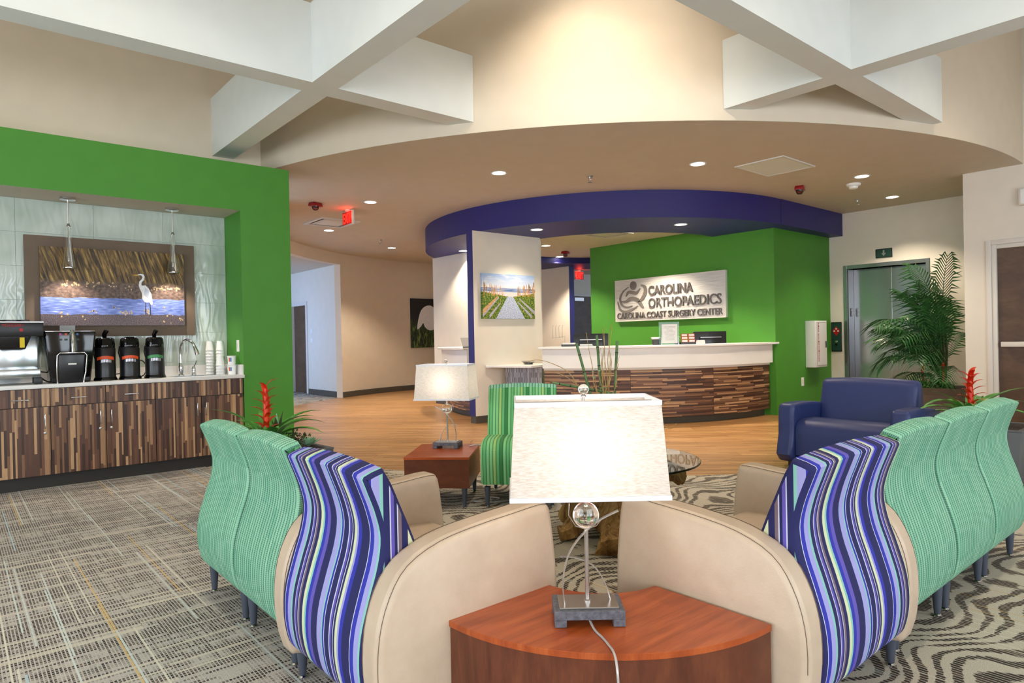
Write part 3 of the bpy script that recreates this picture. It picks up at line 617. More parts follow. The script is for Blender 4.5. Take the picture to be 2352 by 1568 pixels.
def exit_sign(x, y, z, rz, label):
    t = T('exit_sign', label, 'exit sign', (x, y, z), rz, 'lit exit signs'); box('housing', -.15, .15, -.02, .02, -.225, -.02, 'frame_white', t, bevel=.006); MB().lathe([(.05, 0), (.05, -.02)], 16).build('canopy', 'frame_white', t)
    box('face', -.138, .138, -.0235, -.0205, -.212, -.034, 'red_paint', t); text('lettering', 'EXIT', 'exit_red', t, 0, -.0236, -.195, .145, .235, 'CENTER', .002, .02)
    light('POINT', 'exit_glow', (x-.07*math.cos(0), y-.1, z-.1), .8, (1, .08, .04), shadow_soft_size=.05)
exit_sign(4.42, 8.78, ZS, R(-90), 'lit red exit sign on hall ceiling by the vent'); exit_sign(11.1, 10.62, ZB, R(0), 'lit red exit sign half hidden behind the green wall')
# ------------------------------------------------------------------ seating
REAR = [(.025, .13), (-.005, .17), (-.022, .26), (-.016, .36), (.012, .46), (.042, .55), (.054, .63), (.040, .70), (.016, .765), (0, .806)]
rear = [tuple(p) for p in catmull(REAR, 4)]
FRONT = [(.062, .832), (.09, .785), (.118, .72), (.152, .64), (.182, .56), (.205, .48), (.222, .40)]
front = [tuple(p) for p in catmull(FRONT, 3)]
BACKP = rear+[(.004, .814), (.03, .824)]+front+[(.225, .13)]
SEATP = [(.20, .17), (.20, .46), (.30, .472), (.50, .476), (.58, .468), (.625, .445), (.648, .40), (.652, .33), (.64, .22), (.625, .165)]
def legs(t, xs, ys, z1=.145):
    for x in xs:
        for y in ys:
            l = MB().lathe([(.0125, .012), (.023, z1)], 14, x, y).build('leg', 'leg_grey', t, smooth=40)
            MB().lathe([(.016, 0), (.016, .006), (.008, .014)], 12, x, y).build('glide', 'chrome', l, smooth=40)
def green_chair(label, loc, rz, W):
    t = T('side_chair', label, 'chair', loc, rz, 'green upholstered side chairs'); nr = len(rear)
    b = extr('backrest', BACKP, .006, W-.006, ['green_fabric', 'mint_fabric'], t, .014, 8, .014, lambda f, a, b_: 1 if f*len(BACKP) < nr+3.5 else 0)
    extr('seat', SEATP, .004, W-.004, 'green_fabric', t, .02, 6); legs(t, (.045, W-.045), (.045, .585)); return t
ARMP = [(.05, .10), (.0, .14), (-.022, .26), (-.016, .39), (.018, .495), (.078, .572), (.19, .618), (.335, .638), (.48, .648), (.59, .655), (.628, .645), (.642, .60), (.655, .5), (.664, .40), (.664, .25), (.65, .14), (.60, .10), (.33, .098)]
armp = [tuple(p) for p in catmull(ARMP, 3, True)]
def arm_chair(label, loc, rz, W):
    t = T('armchair', label, 'armchair', loc, rz, 'striped armchairs with cream arms'); A = .105
    extr('backrest', BACKP, A*.9, W-A*.9, 'stripe_fabric', t, .012, 8, .012)
    extr('seat', SEATP, A-.005, W-A+.005, 'leather_cream', t, .02, 6)
    for x0 in (0, W-A):
        a = extr('armrest', armp, x0, x0+A, 'leather_cream', t, .024, 4)
        for xs in (x0+.0085, x0+A-.0085):
            MB().tube([(xs, y+(.332-y)*.016, z+(.38-z)*.016) for y, z in armp[6:30]], .0011, 5).build('seam', 'taupe_mat', a)
    legs(t, (.06, W-.06), (.06, .6), .13); return t
arm_chair('blue striped armchair with cream arms, left of the front corner table', (.885, 2.365, 0), R(-90), .765)
arm_chair('blue striped armchair with cream arms, right of the front corner table', (1.765, .88, 0), 0, .85)
green_chair('mint green upholstered chair seen from behind, next to the left striped armchair', (.918, 2.905, 0), R(-90), .535)
green_chair('leftmost mint green upholstered chair, at the far end of the left row', (.918, 3.445, 0), R(-90), .535)
green_chair('mint green upholstered chair seen from behind, next to the right striped armchair', (2.635, .925, 0), 0, .55)
green_chair('middle mint green chair of the three in the right row', (3.19, .925, 0), 0, .55)
green_chair('farthest mint green chair of the right row, under the red bromeliad', (3.745, .925, 0), 0, .55)
green_chair('green striped chair facing the viewer beside the far table lamp', (3.69, 3.79, 0), R(135), .55)
# blue wide armchair
t = T('wide_armchair', 'wide navy vinyl armchair with thick arms by the green wall', 'armchair', (6.42, 1.92, 0), R(90)); W = 1.08; A = .15
bp = [(0, .10), (-.01, .4), (.02, .70), (.05, .755), (.10, .765), (.15, .74), (.18, .66), (.24, .40), (.25, .1)]
extr('backrest', [tuple(p) for p in catmull(bp, 3, True)], A-.02, W-A+.02, 'blue_vinyl', t, .035, 10, .02)
sp = [(.16, .12), (.16, .40), (.4, .43), (.60, .435), (.68, .42), (.725, .375), (.735, .30), (.735, .12)]
extr('seat', sp, A-.005, W-A+.005, 'blue_vinyl', t, .02, 8)
ap = [(.04, .06), (.0, .3), (.03, .50), (.10, .535), (.3, .562), (.5, .572), (.66, .572), (.72, .56), (.745, .5), (.755, .3), (.745, .06)]
for x0 in (0, W-A): extr('armrest', [tuple(p) for p in catmull(ap, 3, True)], x0, x0+A, 'blue_vinyl', t, .03, 4)
box('plinth', .05, W-.05, .1, .66, 0, .1, 'toe_black', t)
# ------------------------------------------------------------------ tables
ct = T('corner_table', 'cherry wood wedge corner table with curved front in the foreground', 'table', (1.75, 1.605, 0))
def wedge(name, r0, r1, z0, z1, mat, bev):
    m = MB(); ringwall(m, 0, 0, r0, r1, 180, 270, z0, z1, 28); return m.build(name, mat, ct, smooth=30, bevel=bev, seg=1)
wedge('table_top', .245, .652, .362, .38, 'cherry_top', .001); wedge('apron', .25, .648, .14, .362, 'cherry_side', 0)
for a, r_ in ((184, .30), (184, .59), (266, .30), (266, .59)):
    MB().lathe([(.014, 0), (.022, .14)], 12, r_*math.cos(R(a)), r_*math.sin(R(a))).build('leg', 'leg_grey', ct, smooth=40)
et = T('end_table', 'small cherry wood box end table under the far table lamp', 'table', (2.82, 4.13, 0), R(-45))
box('table_top', -.235, .235, -.30, .30, .352, .37, 'cherry_top', et, bevel=.001, seg=1); box('apron', -.232, .232, -.297, .297, .15, .352, 'cherry_side', et)
for x in (-.19, .19):
    for y in (-.25, .25):
        l = MB().lathe([(.0125, .012), (.022, .15)], 14, x, y).build('leg', 'leg_grey', et, smooth=40); MB().lathe([(.016, 0), (.016, .006), (.008, .014)], 12, x, y).build('glide', 'chrome', l)
# glass coffee table on driftwood
gt = T('coffee_table', 'round glass coffee table on a gnarled driftwood base', 'coffee table', (3.07, 2.66, 0))
MB().lathe([(.001, .448), (.497, .448), (.50, .451), (.50, .457), (.497, .46), (.001, .46)], 72).build('glass_top', 'table_glass', gt, smooth=30)
rnd = random.Random(4)
def root(pts, r0, r1, ph=0, squash=1.0, amp=.18, name='root'):
    P3 = catmull(pts, 5); m = MB(); n_ = len(P3); vs = []; fs = []; S = 14
    for i, p in enumerate(P3):
        tt = i/(n_-1); t_ = (P3[min(i+1, n_-1)]-P3[max(i-1, 0)]).normalized(); a = t_.cross(Vector((.3, .9, .2))).normalized(); b = t_.cross(a); r = r0+(r1-r0)*tt
        for k in range(S):
            th = 2*math.pi*k/S; rr = r*(1+amp*math.sin(3*th+ph+4*tt)+amp*.7*math.sin(5*th+ph*2-6*tt)+rnd.uniform(-.05, .05)); q = p+(a*math.cos(th)*squash+b*math.sin(th))*rr; vs.append((q.x, q.y, max(.002, q.z)))
    for i in range(n_-1):
        for k in range(S): fs.append((i*S+k, i*S+(k+1) % S, (i+1)*S+(k+1) % S, (i+1)*S+k))
    fs += [tuple(reversed(range(S))), tuple((n_-1)*S+k for k in range(S))]; m.add(vs, fs); m.build(name, 'driftwood', gt, smooth=60)
root([(0, 0, .02), (.02, .01, .2), (-.01, 0, .448)], .15, .13, 0, 1, .16, 'trunk')
root([(-.05, -.05, .36), (-.17, -.14, .22), (-.27, -.22, .11), (-.35, -.28, .05)], .085, .105, 1, .62)
root([(0, -.04, .39), (-.1, -.13, .35), (-.17, -.21, .30)], .07, .055, 4.4, .9)
root([(.02, -.1, .38), (-.03, -.2, .24), (-.1, -.25, .12), (-.17, -.27, .05)], .06, .075, 2.2, .7)
root([(.1, -.05, .34), (.12, -.16, .24), (.10, -.25, .12), (.07, -.31, .05)], .06, .055, 3)
root([(-.1, .03, .30), (-.22, .08, .16), (-.3, .1, .07), (-.36, .13, .05)], .07, .04, 4)
root([(.05, -.02, .40), (.16, -.13, .40), (.24, -.22, .37), (.30, -.27, .33)], .07, .05, 5, .9)
root([(.08, .08, .30), (.18, .18, .15), (.26, .24, .04)], .07, .06, 6); root([(-.04, .1, .30), (-.08, .24, .16), (-.1, .32, .04)], .06, .06, .5)
root([(.1, -.03, .28), (.22, -.06, .15), (.31, -.08, .05)], .07, .06, 1.6); root([(-.06, -.02, .40), (-.15, .02, .42), (-.22, .06, .40)], .05, .035, 2.6)
# ------------------------------------------------------------------ table lamps
def lamp(label, loc, rz, mir):
    t = T('table_lamp', label, 'table lamp', loc, rz, 'crystal ball table lamps'); s = mir
    b = MB(); b.box(-.1, .1, -.065, .065, .02, .045); 
    for x0, x1 in ((-.1, -.066), (.066, .1)):
        for y0, y1 in ((-.065, -.03), (.03, .065)): b.box(x0, x1, y0, y1, 0, .02)
    b.build('base', 'stone_base', t, bevel=.0015, seg=1); box('base_plate', -.085, .085, -.05, .05, .045, .05, 'satin_metal', t, bevel=.001, seg=1)
    MB().lathe([(.006, .05), (.006, .264)], 14).build('pole', 'satin_metal', t, smooth=40); MB().lathe([(.011, .05), (.011, .054), (.006, .056)], 14).build('collar', 'satin_metal', t, smooth=40)
    MB().lathe([(.0001, .262)]+[(.0385*math.sin(a), .3005-.0385*math.cos(a)) for a in [math.pi*k/20 for k in range(1, 20)]]+[(.0001, .339)], 36).build('crystal_ball', 'crystal', t, smooth=80)
    MB().lathe([(.008, .338), (.008, .345), (.005, .35), (.005, .645)], 12).build('stem', 'satin_metal', t, smooth=40)
    def strip(name, pts, w_, y0):
        P3 = catmull([(x*s, 0, z) for x, z in pts], 6); m = MB(); n_ = len(P3)
        vs = []; fs = []
        for i, p in enumerate(P3):
            ta = (P3[min(i+1, n_-1)]-P3[max(i-1, 0)]).normalized(); nn = Vector((-ta.z, 0, ta.x))*.0016
            for sg in (1, -1):
                for yy in (y0-w_/2, y0+w_/2): q = p+nn*sg; vs.append((q.x, yy, q.z))
        for i in range(n_-1):
            a = i*4; d = a+4; fs += [(a, a+1, d+1, d), (a+2, d+2, d+3, a+3), (a, d, d+2, a+2), (a+1, a+3, d+3, d+1)]
        fs += [(0, 2, 3, 1), ((n_-1)*4, (n_-1)*4+1, (n_-1)*4+3, (n_-1)*4+2)]; m.add(vs, fs).build(name, 'satin_metal', t, smooth=50)
    strip('long_arc', [(-.068, .05), (-.072, .11), (-.058, .18), (-.025, .235), (.03, .285), (.092, .316)], .013, -.016)
    strip('short_arc', [(.068, .05), (.052, .10), (.02, .148), (-.03, .172), (-.075, .176)], .013, .016)
    MB().tube([(-.048*s, .0, .335), (-.05*s, 0, .30), (-.03*s, 0, .268), (0, 0, .259), (.03*s, 0, .268), (.048*s, 0, .29)], .0016, 6).build('cradle', 'satin_metal', t)
    # shade: four cloth panels, trims
    z0, z1 = .372, .642; B = (.218, .135); Tt = (.2, .115); th_ = .002
    cs = [(-1, -1), (1, -1), (1, 1), (-1, 1)]; sh = None
    m = MB()
    for i in range(4):
        a, b_ = cs[i], cs[(i+1) % 4]
        m.add([(a[0]*B[0], a[1]*B[1], z0), (b_[0]*B[0], b_[1]*B[1], z0), (b_[0]*Tt[0], b_[1]*Tt[1], z1), (a[0]*Tt[0], a[1]*Tt[1], z1)], [(0, 1, 2, 3)])
    sh = m.build('shade', 'shade_linen', t, fix=False)
    for nm, z_, q, dz in (('bottom_trim', z0, B, .013), ('top_trim', z1-.013, Tt, .013)):
        m = MB(); e = .0025
        m.box(-q[0]-e, q[0]+e, -q[1]-e, -q[1]+e, z_, z_+dz); m.box(-q[0]-e, q[0]+e, q[1]-e, q[1]+e, z_, z_+dz); m.box(-q[0]-e, -q[0]+e, -q[1]+e, q[1]-e, z_, z_+dz); m.box(q[0]-e, q[0]+e, -q[1]+e, q[1]-e, z_, z_+dz); m.build(nm, 'shade_trim', sh)
    f_ = MB(); f_.tube([(-.198, 0, .632), (.198, 0, .632)], .0015, 6); f_.tube([(0, -.113, .632), (0, .113, .632)], .0015, 6); f_.build('spider', 'satin_metal', t)
    MB().lathe([(.008, .645), (.008, .648), (.005, .652)], 12).build('finial_neck', 'satin_metal', t)
    MB().lathe([(.0001, .652)]+[(.0155*math.sin(a), .667-.0155*math.cos(a)) for a in [math.pi*k/12 for k in range(1, 12)]]+[(.0001, .6825)], 24).build('finial', 'crystal', t, smooth=80)
    MB().lathe([(.0001, .42)]+[(.028*math.sin(a), .5-.034*math.cos(a)) for a in [math.pi*k/10 for k in range(2, 10)]]+[(.0001, .534)], 16, .02, 0).build('bulb', 'bulb_glow', t, smooth=60)
    light('POINT', 'lamp_light', (loc[0], loc[1], loc[2]+.5), LAMP_W, (1, .88, .74), shadow_soft_size=.035)
    return t
LAMP_W = .95
lamp('near table lamp with lit linen shade on the front corner table', (1.405, 1.335, .381), R(-40.4), 1)
lamp('far table lamp with lit linen shade on the square end table', (2.915, 4.215, .371), R(-53), -1)
def cord(name, label, pts, r, mat): tag(MB().tube(catmull(pts, 8), r, 8).build(name, mat, smooth=60), label, 'cord')
cord('lamp_cord', 'clear lamp cord running over the edge of the corner table', [(1.375, 1.30, .395), (1.355, 1.262, .384), (1.335, 1.215, .384), (1.312, 1.17, .384), (1.295, 1.142, .384), (1.278, 1.118, .372), (1.268, 1.104, .33), (1.272, 1.10, .2), (1.24, 1.06, .02), (1.1, .9, .004)], .0035, 'clear_cord')
cord('lamp_cord', 'silver cord loops on the carpet beneath the end table', [(3.05, 4.12, .374), (3.12, 4.06, .372), (3.13, 4.03, .2), (3.1, 3.98, .01), (2.98, 3.86, .006), (2.93, 3.94, .006), (3.06, 3.95, .006), (3.12, 3.85, .006), (3.0, 3.8, .006), (3.16, 3.72, .006), (3.22, 3.6, .006)], .005, 'clear_cord')
# ------------------------------------------------------------------ coffee counter
def uvbox(name, x0, x1, y0, y1, z0, z1, mat, parent, du=0):
    vs = [(x0,y0,z0),(x1,y0,z0),(x1,y1,z0),(x0,y1,z0),(x0,y0,z1),(x1,y0,z1),(x1,y1,z1),(x0,y1,z1)]; fs = [(0,3,2,1),(4,5,6,7),(0,1,5,4),(1,2,6,5),(2,3,7,6),(3,0,4,7)]
    return fromv(name, vs, fs, mat, parent, uvs=[[(vs[i][0]+vs[i][1]+du, vs[i][2]) for i in f] for f in fs])
def handle(par, x0, z0, x1, z1, y):
    m = MB(); m.tube([(x0, y, z0), (x0, y-.028, z0), (x1, y-.028, z1), (x1, y, z1)], .0055, 8); return m.build('handle', 'chrome', par, smooth=50)
GRPC = 'strip laminate base cabinets'
def cabinet(label, x0, x1, doors, hs, lock):
    t = T('base_cabinet', label, 'cabinet', (x0, 6.87, 0), 0, GRPC); w_ = x1-x0
    box('carcass', 0, w_, .02, .52, .115, .855, 'toe_black', t)
    d = uvbox('drawer' if doors == 1 else 'false_front', .003, w_-.003, 0, .019, .702, .852, 'laminate_v', t, x0+2)
    if doors == 1: handle(d, w_*.5-.055, .765, w_*.5+.055, .765, 0)
    for i in range(doors):
        a = w_/doors*i; b = w_/doors*(i+1); dd = uvbox('door', a+.003, b-.003, 0, .019, .118, .696, 'laminate_v', t, x0+5)
        hx = hs[i]; handle(dd, hx, .515, hx, .635, 0)
        if lock: MB().lathe([(.011, 0), (.011, .006), (.008, .008)], 16, mtx=Matrix.Translation((hx, 0, .475)) @ Matrix.Rotation(R(90), 4, 'X')).build('lock', 'chrome', dd, smooth=40)
cabinet('strip laminate cabinet directly below the steel brewer, lock under its handle', .24, .65, 1, [.37], True)
cabinet('strip laminate cabinet below the black brewer, door handle at right', .65, 1.06, 1, [.365], True)
cabinet('strip laminate cabinet below the airpots, door handle at left', 1.06, 1.46, 1, [.04], True)
cabinet('wide two door strip laminate sink cabinet beside the green pillar', 1.46, 2.262, 2, [.36, .44], False)
cabinet('strip laminate cabinet at the extreme left end of the coffee counter', -.17, .24, 1, [.37], True)
struct(box('trim_1', -.17, 2.262, 6.93, 6.95, 0, .115, 'toe_black'))
t = T('countertop', 'white solid surface countertop of the coffee bar with upstand', 'countertop', (0, 0, 0))
box('slab', -1.3, 2.268, 6.835, 7.384, .857, .89, 'solid_white', t, bevel=.003); s_ = MB(); s_.box(-1.3, 2.268, 7.362, 7.384, .89, .99); s_.box(2.248, 2.268, 6.87, 7.362, .89, .99); s_.build('upstand', 'solid_white', t)
ZT = .8905
# steel airpot brewer
t = T('coffee_brewer', 'steel and black coffee brewer at far left of the counter', 'coffee maker', (.408, 7.1, ZT))
m = MB(); m.box(-.21, .21, -.2, .2, .41, .535); m.build('head', 'black_plastic', t, bevel=.006); box('lid', -.16, .12, -.14, .16, .535, .55, 'black_gloss', t, bevel=.004)
box('head_rim', -.211, .211, -.203, -.198, .526, .534, 'satin_metal', t)
box('column', -.19, .18, -.03, .18, .06, .41, 'steel', t, bevel=.004); box('column_base', -.2, .19, -.12, .18, .055, .13, 'steel', t, bevel=.004)
MB().frus(-.085, .085, -.16, 0, .30, -.125, .125, -.19, 0, .41).build('brew_funnel', 'black_plastic', t, bevel=.008); box('funnel_tag', .045, .078, -.196, -.185, .315, .4, 'yellow_tag', t)
for x in (-.17, .17): box('foot', x-.03, x+.03, -.15, -.09, 0, .055, 'black_plastic', t, bevel=.004); box('foot', x-.02, x+.02, .1, .15, 0, .055, 'black_plastic', t)
MB().frus(-.135, -.105, -.212, -.2, .465, -.14, -.098, -.22, -.2, .522).build('tap_lever', 'red_plastic', t); box('tap', -.142, -.1, -.225, -.2, .445, .467, 'chrome', t, bevel=.004); box('switch', .045, .068, -.207, -.2, .45, .475, 'red_paint', t)
m = MB(); ov = [(.075*math.cos(a)*(1.0), .012*math.sin(a)) for a in [2*math.pi*k/24 for k in range(24)]]; m.tube([(x, -.204, .503+z) for x, z in ov]+[(ov[0][0], -.204, .503)], .0012, 5); m.build('badge', 'card_red', t); text('badge_lettering', 'STANDARD', 'card_red', t, -.005, -.2035, .497, .011, .12, 'CENTER', .001)
# black single brewer
t = T('brewer_tower', 'black tapered single cup brewer with chrome trim on the counter', 'coffee maker', (.815, 7.08, ZT))
MB().frus(-.145, .145, -.13, .15, 0, -.19, .19, -.15, .18, .45).build('body', 'black_gloss', t, bevel=.012, seg=3); box('top_rim', -.185, .185, -.152, .17, .445, .455, 'chrome', t, bevel=.003)
MB().frus(-.105, .075, -.2, -.12, .004, -.10, .10, -.215, -.14, .25).build('front_panel', 'black_satin', t, bevel=.01, seg=3); MB().tube([(-.108, -.2, .0), (-.112, -.21, .1), (-.108, -.218, .24), (-.09, -.22, .262), (.09, -.22, .262), (.108, -.218, .24), (.1, -.21, .1), (.082, -.2, .0)], .006, 8).build('chrome_trim', 'chrome', t, smooth=60)
MB().tube([(.01, -.165, .455), (.01, -.2, .38), (.01, -.21, .27)], .017, 12).build('spout', 'chrome', t, smooth=60); box('badge', -.03, .03, -.218, -.206, .158, .172, 'paper', t)
for x, mt in ((-.075, 'magenta'), (-.035, 'orange'), (.05, 'cyan')): box('button', x-.008, x+.008, -.154, -.146, .415, .432, mt, t); box('button_print', x-.012, x+.012, -.152, -.143, .37, .385, 'dark_grey', t)
MB().box(-.06, .055, .02, .035, .455, .505).build('card', 'paper_grey', t)
# airpots
def airpot(label, x, y, lab, lever):
    t = T('airpot', label, 'airpot', (x, y, ZT), 0, 'black airpots'); MB().lathe([(.096, 0), (.096, .012), (.09, .02), (.088, .03)], 28).build('base', 'black_gloss', t, smooth=40); MB().lathe([(.084, .03), (.084, .29), (.078, .3)], 32).build('body', 'black_satin', t, smooth=40)
    h = MB(); h.lathe([(.08, .3), (.082, .33), (.076, .375), (.06, .39)], 28); h.frus(-.04, .04, -.115, 0, .32, -.035, .035, -.09, 0, .375); h.build('pump_head', 'black_gloss', t, smooth=40)
    MB().tube([(-.083, 0, .31), (-.094, -.01, .25), (-.086, -.03, .2)], .005, 6).build('carry_handle', 'black_plastic', t)
    if lever: MB().tube([(-.005, -.02, .38), (-.008, -.03, .42), (.006, -.06, .455)], lambda q: .016+.006*q, 8, flat=.5).build('lever', 'black_gloss', t, smooth=50); MB().lathe([(.014, .385), (.014, .4)], 12).build('lever_pivot', 'chrome', t)
    else: box('lever', -.03, .03, -.07, .03, .388, .398, 'black_gloss', t, bevel=.004)
    m = MB(); m2 = MB()
    for k in range(12):
        a = R(-148+k*8.6); b = R(-148+(k+1)*8.6); r = .0846; zz = .185+.012*math.sin(k/11*3.14); hh = .028
        m.add([(r*math.cos(a), r*math.sin(a), zz), (r*math.cos(b), r*math.sin(b), zz), (r*math.cos(b), r*math.sin(b), zz+hh), (r*math.cos(a), r*math.sin(a), zz+hh)], [(0, 1, 2, 3)])
        if 3 <= k < 10: m2.add([(r*math.cos(a), r*math.sin(a), zz-.03), (r*math.cos(a+.1), r*math.sin(a+.1), zz-.03), (r*math.cos(a+.1), r*math.sin(a+.1), zz-.004), (r*math.cos(a), r*math.sin(a), zz-.004)], [(0, 1, 2, 3)])
    lb = m.build('label_band', lab, t); m2.build('label_print', 'silver_print', lb)
airpot('black airpot with raised lever and orange label, nearest the black brewer', 1.095, 7.08, 'orange', True); airpot('middle black airpot with orange label and flat lever', 1.298, 7.1, 'orange', False); airpot('black airpot with raised lever and green label, nearest the faucet', 1.515, 7.12, 'label_green', True)
cord('power_cord', 'black power cord looping behind the airpots', [(1.13, 7.25, .95), (1.25, 7.28, .94), (1.38, 7.25, 1.03), (1.42, 7.22, 1.06), (1.46, 7.22, 1.0), (1.44, 7.22, .92), (1.38, 7.2, .9)], .005, 'black_plastic')
cord('power_cord', 'black power cord between the steel brewer and the black brewer', [(.6, 7.24, .99), (.66, 7.2, .98), (.72, 7.26, .97)], .005, 'black_plastic')
cord('power_cord', 'thick black cord lying on the counter by the steel brewer', [(.6, 7.1, .95), (.64, 7.05, .91), (.69, 7.02, .897)], .006, 'black_plastic')
# sink, faucet
t = T('sink', 'shallow steel undermount sink rim in the counter', 'sink', (1.87, 7.08, ZT)); m = MB()
for q in ((-.22, .22, -.15, -.135), (-.22, .22, .135, .15), (-.22, -.205, -.135, .135), (.205, .22, -.135, .135)): m.box(q[0], q[1], q[2], q[3], 0, .003)
m.build('rim', 'steel', t); box('basin', -.205, .205, -.135, .135, 0, .001, 'steel_dark', t)
t = T('faucet', 'chrome gooseneck pull down faucet behind the sink', 'faucet', (1.78, 7.26, ZT)); MB().lathe([(.032, 0), (.032, .01), (.02, .02), (.026, .06), (.026, .09), (.016, .13)], 20).build('body', 'chrome', t, smooth=50)
MB().tube(catmull([(0, 0, .12), (0, 0, .25), (.01, -.03, .33), (.04, -.09, .36), (.075, -.15, .33), (.09, -.17, .29)], 6), .013, 12).build('neck', 'chrome', t, smooth=60); MB().tube([(.088, -.168, .295), (.1, -.185, .25), (.108, -.195, .21)], lambda q: .015+.008*q, 14).build('spray_head', 'chrome', t, smooth=60)
t = T('faucet_lever', 'small chrome faucet lever beside the gooseneck faucet', 'faucet lever', (1.9, 7.26, ZT)); MB().lathe([(.025, 0), (.025, .01), (.016, .02), (.02, .05), (.02, .07), (.01, .09)], 18).build('body', 'chrome', t, smooth=50); MB().tube([(0, 0, .085), (.015, -.02, .12), (.02, -.03, .15)], .006, 8).build('lever', 'chrome', t, smooth=60)
# cups
cupm = None
for si, (x, y, n_) in enumerate(((2.065, 7.28, 9), (2.145, 7.2, 9), (2.10, 7.06, 4))):
    lb = ('white foam cup in the tall inverted stack nearest the faucet', 'white foam cup in the tall inverted stack against the tiled corner', 'white foam cup in the short inverted stack in front')[si]
    for k in range(n_):
        if cupm is None:
            o = MB().lathe([(.041, 0), (.043, .004), (.041, .008), (.029, .1), (.0001, .1)], 20, cap=False).build('foam_cup', 'foam_white', smooth=40); cupm = o
        else: o = cupm.copy(); COL.objects.link(o)
        o.location = (x, y, ZT+k*.0305); tag(o, lb, 'cup', 'inverted foam cups by the sink, stack %d' % (si+1))
for k, lb in enumerate(('lower white tub with blue and orange label beside the foam cups', 'upper white tub with blue and orange label beside the foam cups')):
    t = T('paper_tub', lb, 'tub', (2.195, 7.0, ZT+k*.096), 0, 'labelled white tubs'); MB().lathe([(.036, 0), (.041, .085)], 24).build('tub', 'foam_white', t, smooth=40); MB().lathe([(.043, .083), (.043, .094)], 24).build('lid', 'foam_white', t, smooth=40)
    for mt, a0 in (('orange', -150), ('cyan', -128)):
        m = MB(); r = .0405; a, b = R(a0), R(a0+18); m.add([(r*math.cos(a), r*math.sin(a), .035), (r*math.cos(b), r*math.sin(b), .035), ((r+.002)*math.cos(b), (r+.002)*math.sin(b), .075), ((r+.002)*math.cos(a), (r+.002)*math.sin(a), .075)], [(0, 1, 2, 3)]); m.build('label_patch', mt, t)
def plate(name, label, cat, loc, rz, w_, h_, dark=False):
    t = T(name, label, cat, loc, rz); box('cover', -w_/2, w_/2, -.006, 0, 0, h_, 'white_plastic', t, bevel=.002, seg=1); box('rocker', -w_*.22, w_*.22, -.009, -.006, h_*.3, h_*.7, 'frame_white', t); return t
plate('switch_plate', 'white switch plate on the green niche side wall', 'switch', (2.27, 7.02, 1.12), R(-90), .075, .12); plate('outlet_plate', 'white outlet plate low on the green reception wall', 'outlet', (10.0, 4.87, .38), 0, .08, .13); plate('switch_plate', 'white switch plate on the blue lit corridor wall', 'switch', (XO, 14.72, 1.2), R(90), .12, .32).rotation_euler = (0, 0, R(-90))
# pendants
def pendant(label, x):
    t = T('pendant_lamp', label, 'pendant lamp', (x, 7.13, 2.55), 0, 'clear glass cone pendants'); MB().lathe([(.062, 0), (.062, -.02), (.055, -.024), (.01, -.026)], 28).build('canopy', 'chrome', t, smooth=40); MB().lathe([(.006, -.02), (.006, -.24)], 10).build('stem', 'satin_metal', t)
    MB().lathe([(.01, -.235), (.02, -.262)], 16).build('cap', 'chrome', t, smooth=40)
    MB().lathe([(.018, -.26), (.021, -.33), (.019, -.37), (.058, -.635), (.0555, -.635), (.0165, -.37), (.018, -.33), (.015, -.26)], 32, cap=False).build('glass_cone', 'clear_glass', t, smooth=50)
    MB().lathe([(.005, -.26), (.005, -.52), (.011, -.53), (.011, -.575), (.0001, -.58)], 12).build('lamp_holder', 'chrome', t, smooth=40); MB().lathe([(.04, -.628), (.057, -.634), (.057, -.638), (.04, -.634)], 28, cap=False).build('rim', 'chrome', t)
    light('SPOT', 'pendant_beam', (x, 7.13, 1.95), 16, (1, .85, .7), spot_size=2.0, spot_blend=.6, shadow_soft_size=.02)
pendant('clear glass cone pendant at left, above the black brewer', .84); pendant('clear glass cone pendant at right, near the green pillar', 1.70)
# egret picture on the tiled wall
t = T('marsh_picture', 'wide framed marsh photograph with a white egret above the coffee bar', 'picture', (1.235, 7.36, 1.30)); box('mount', -.71, .71, -.03, .012, .0, .92, 'taupe_mat', t, bevel=.003, seg=1)
box('canvas', -.6, .6, -.065, -.032, .10, .82, 'print_marsh', t); y_ = -.0655
bird = [(.235, .335), (.22, .36), (.215, .42), (.20, .455), (.19, .49), (.195, .53), (.215, .55), (.225, .575), (.215, .59), (.195, .592), (.18, .585), (.185, .6), (.21, .606), (.235, .6), (.243, .575), (.235, .545), (.215, .52), (.213, .495), (.225, .49), (.25, .495), (.275, .465), (.30, .41), (.305, .36), (.31, .31), (.295, .30), (.28, .33), (.255, .325)]
b = MB().poly(bird, .0015, Matrix.Translation((0, y_, 0))).build('egret', 'ivory_bird', t); MB().poly([(.27, .36), (.285, .44), (.245, .47), (.235, .40)], .0008, Matrix.Translation((0, y_-.0015, 0))).build('wing', 'bird_shade', b); MB().poly([(.135, .59), (.185, .584), (.188, .598)], .0015, Matrix.Translation((0, y_, 0))).build('beak', 'beak', b)
m = MB()
for x0, x1 in ((.25, .245), (.285, .29)): m.poly([(x0-.003, .33), (x0+.003, .33), (x1+.003, .20), (x1-.003, .20)], .001, Matrix.Translation((0, y_, 0)))
m.build('bird_legs', 'bird_leg', b); rnd = random.Random(3); m = MB()
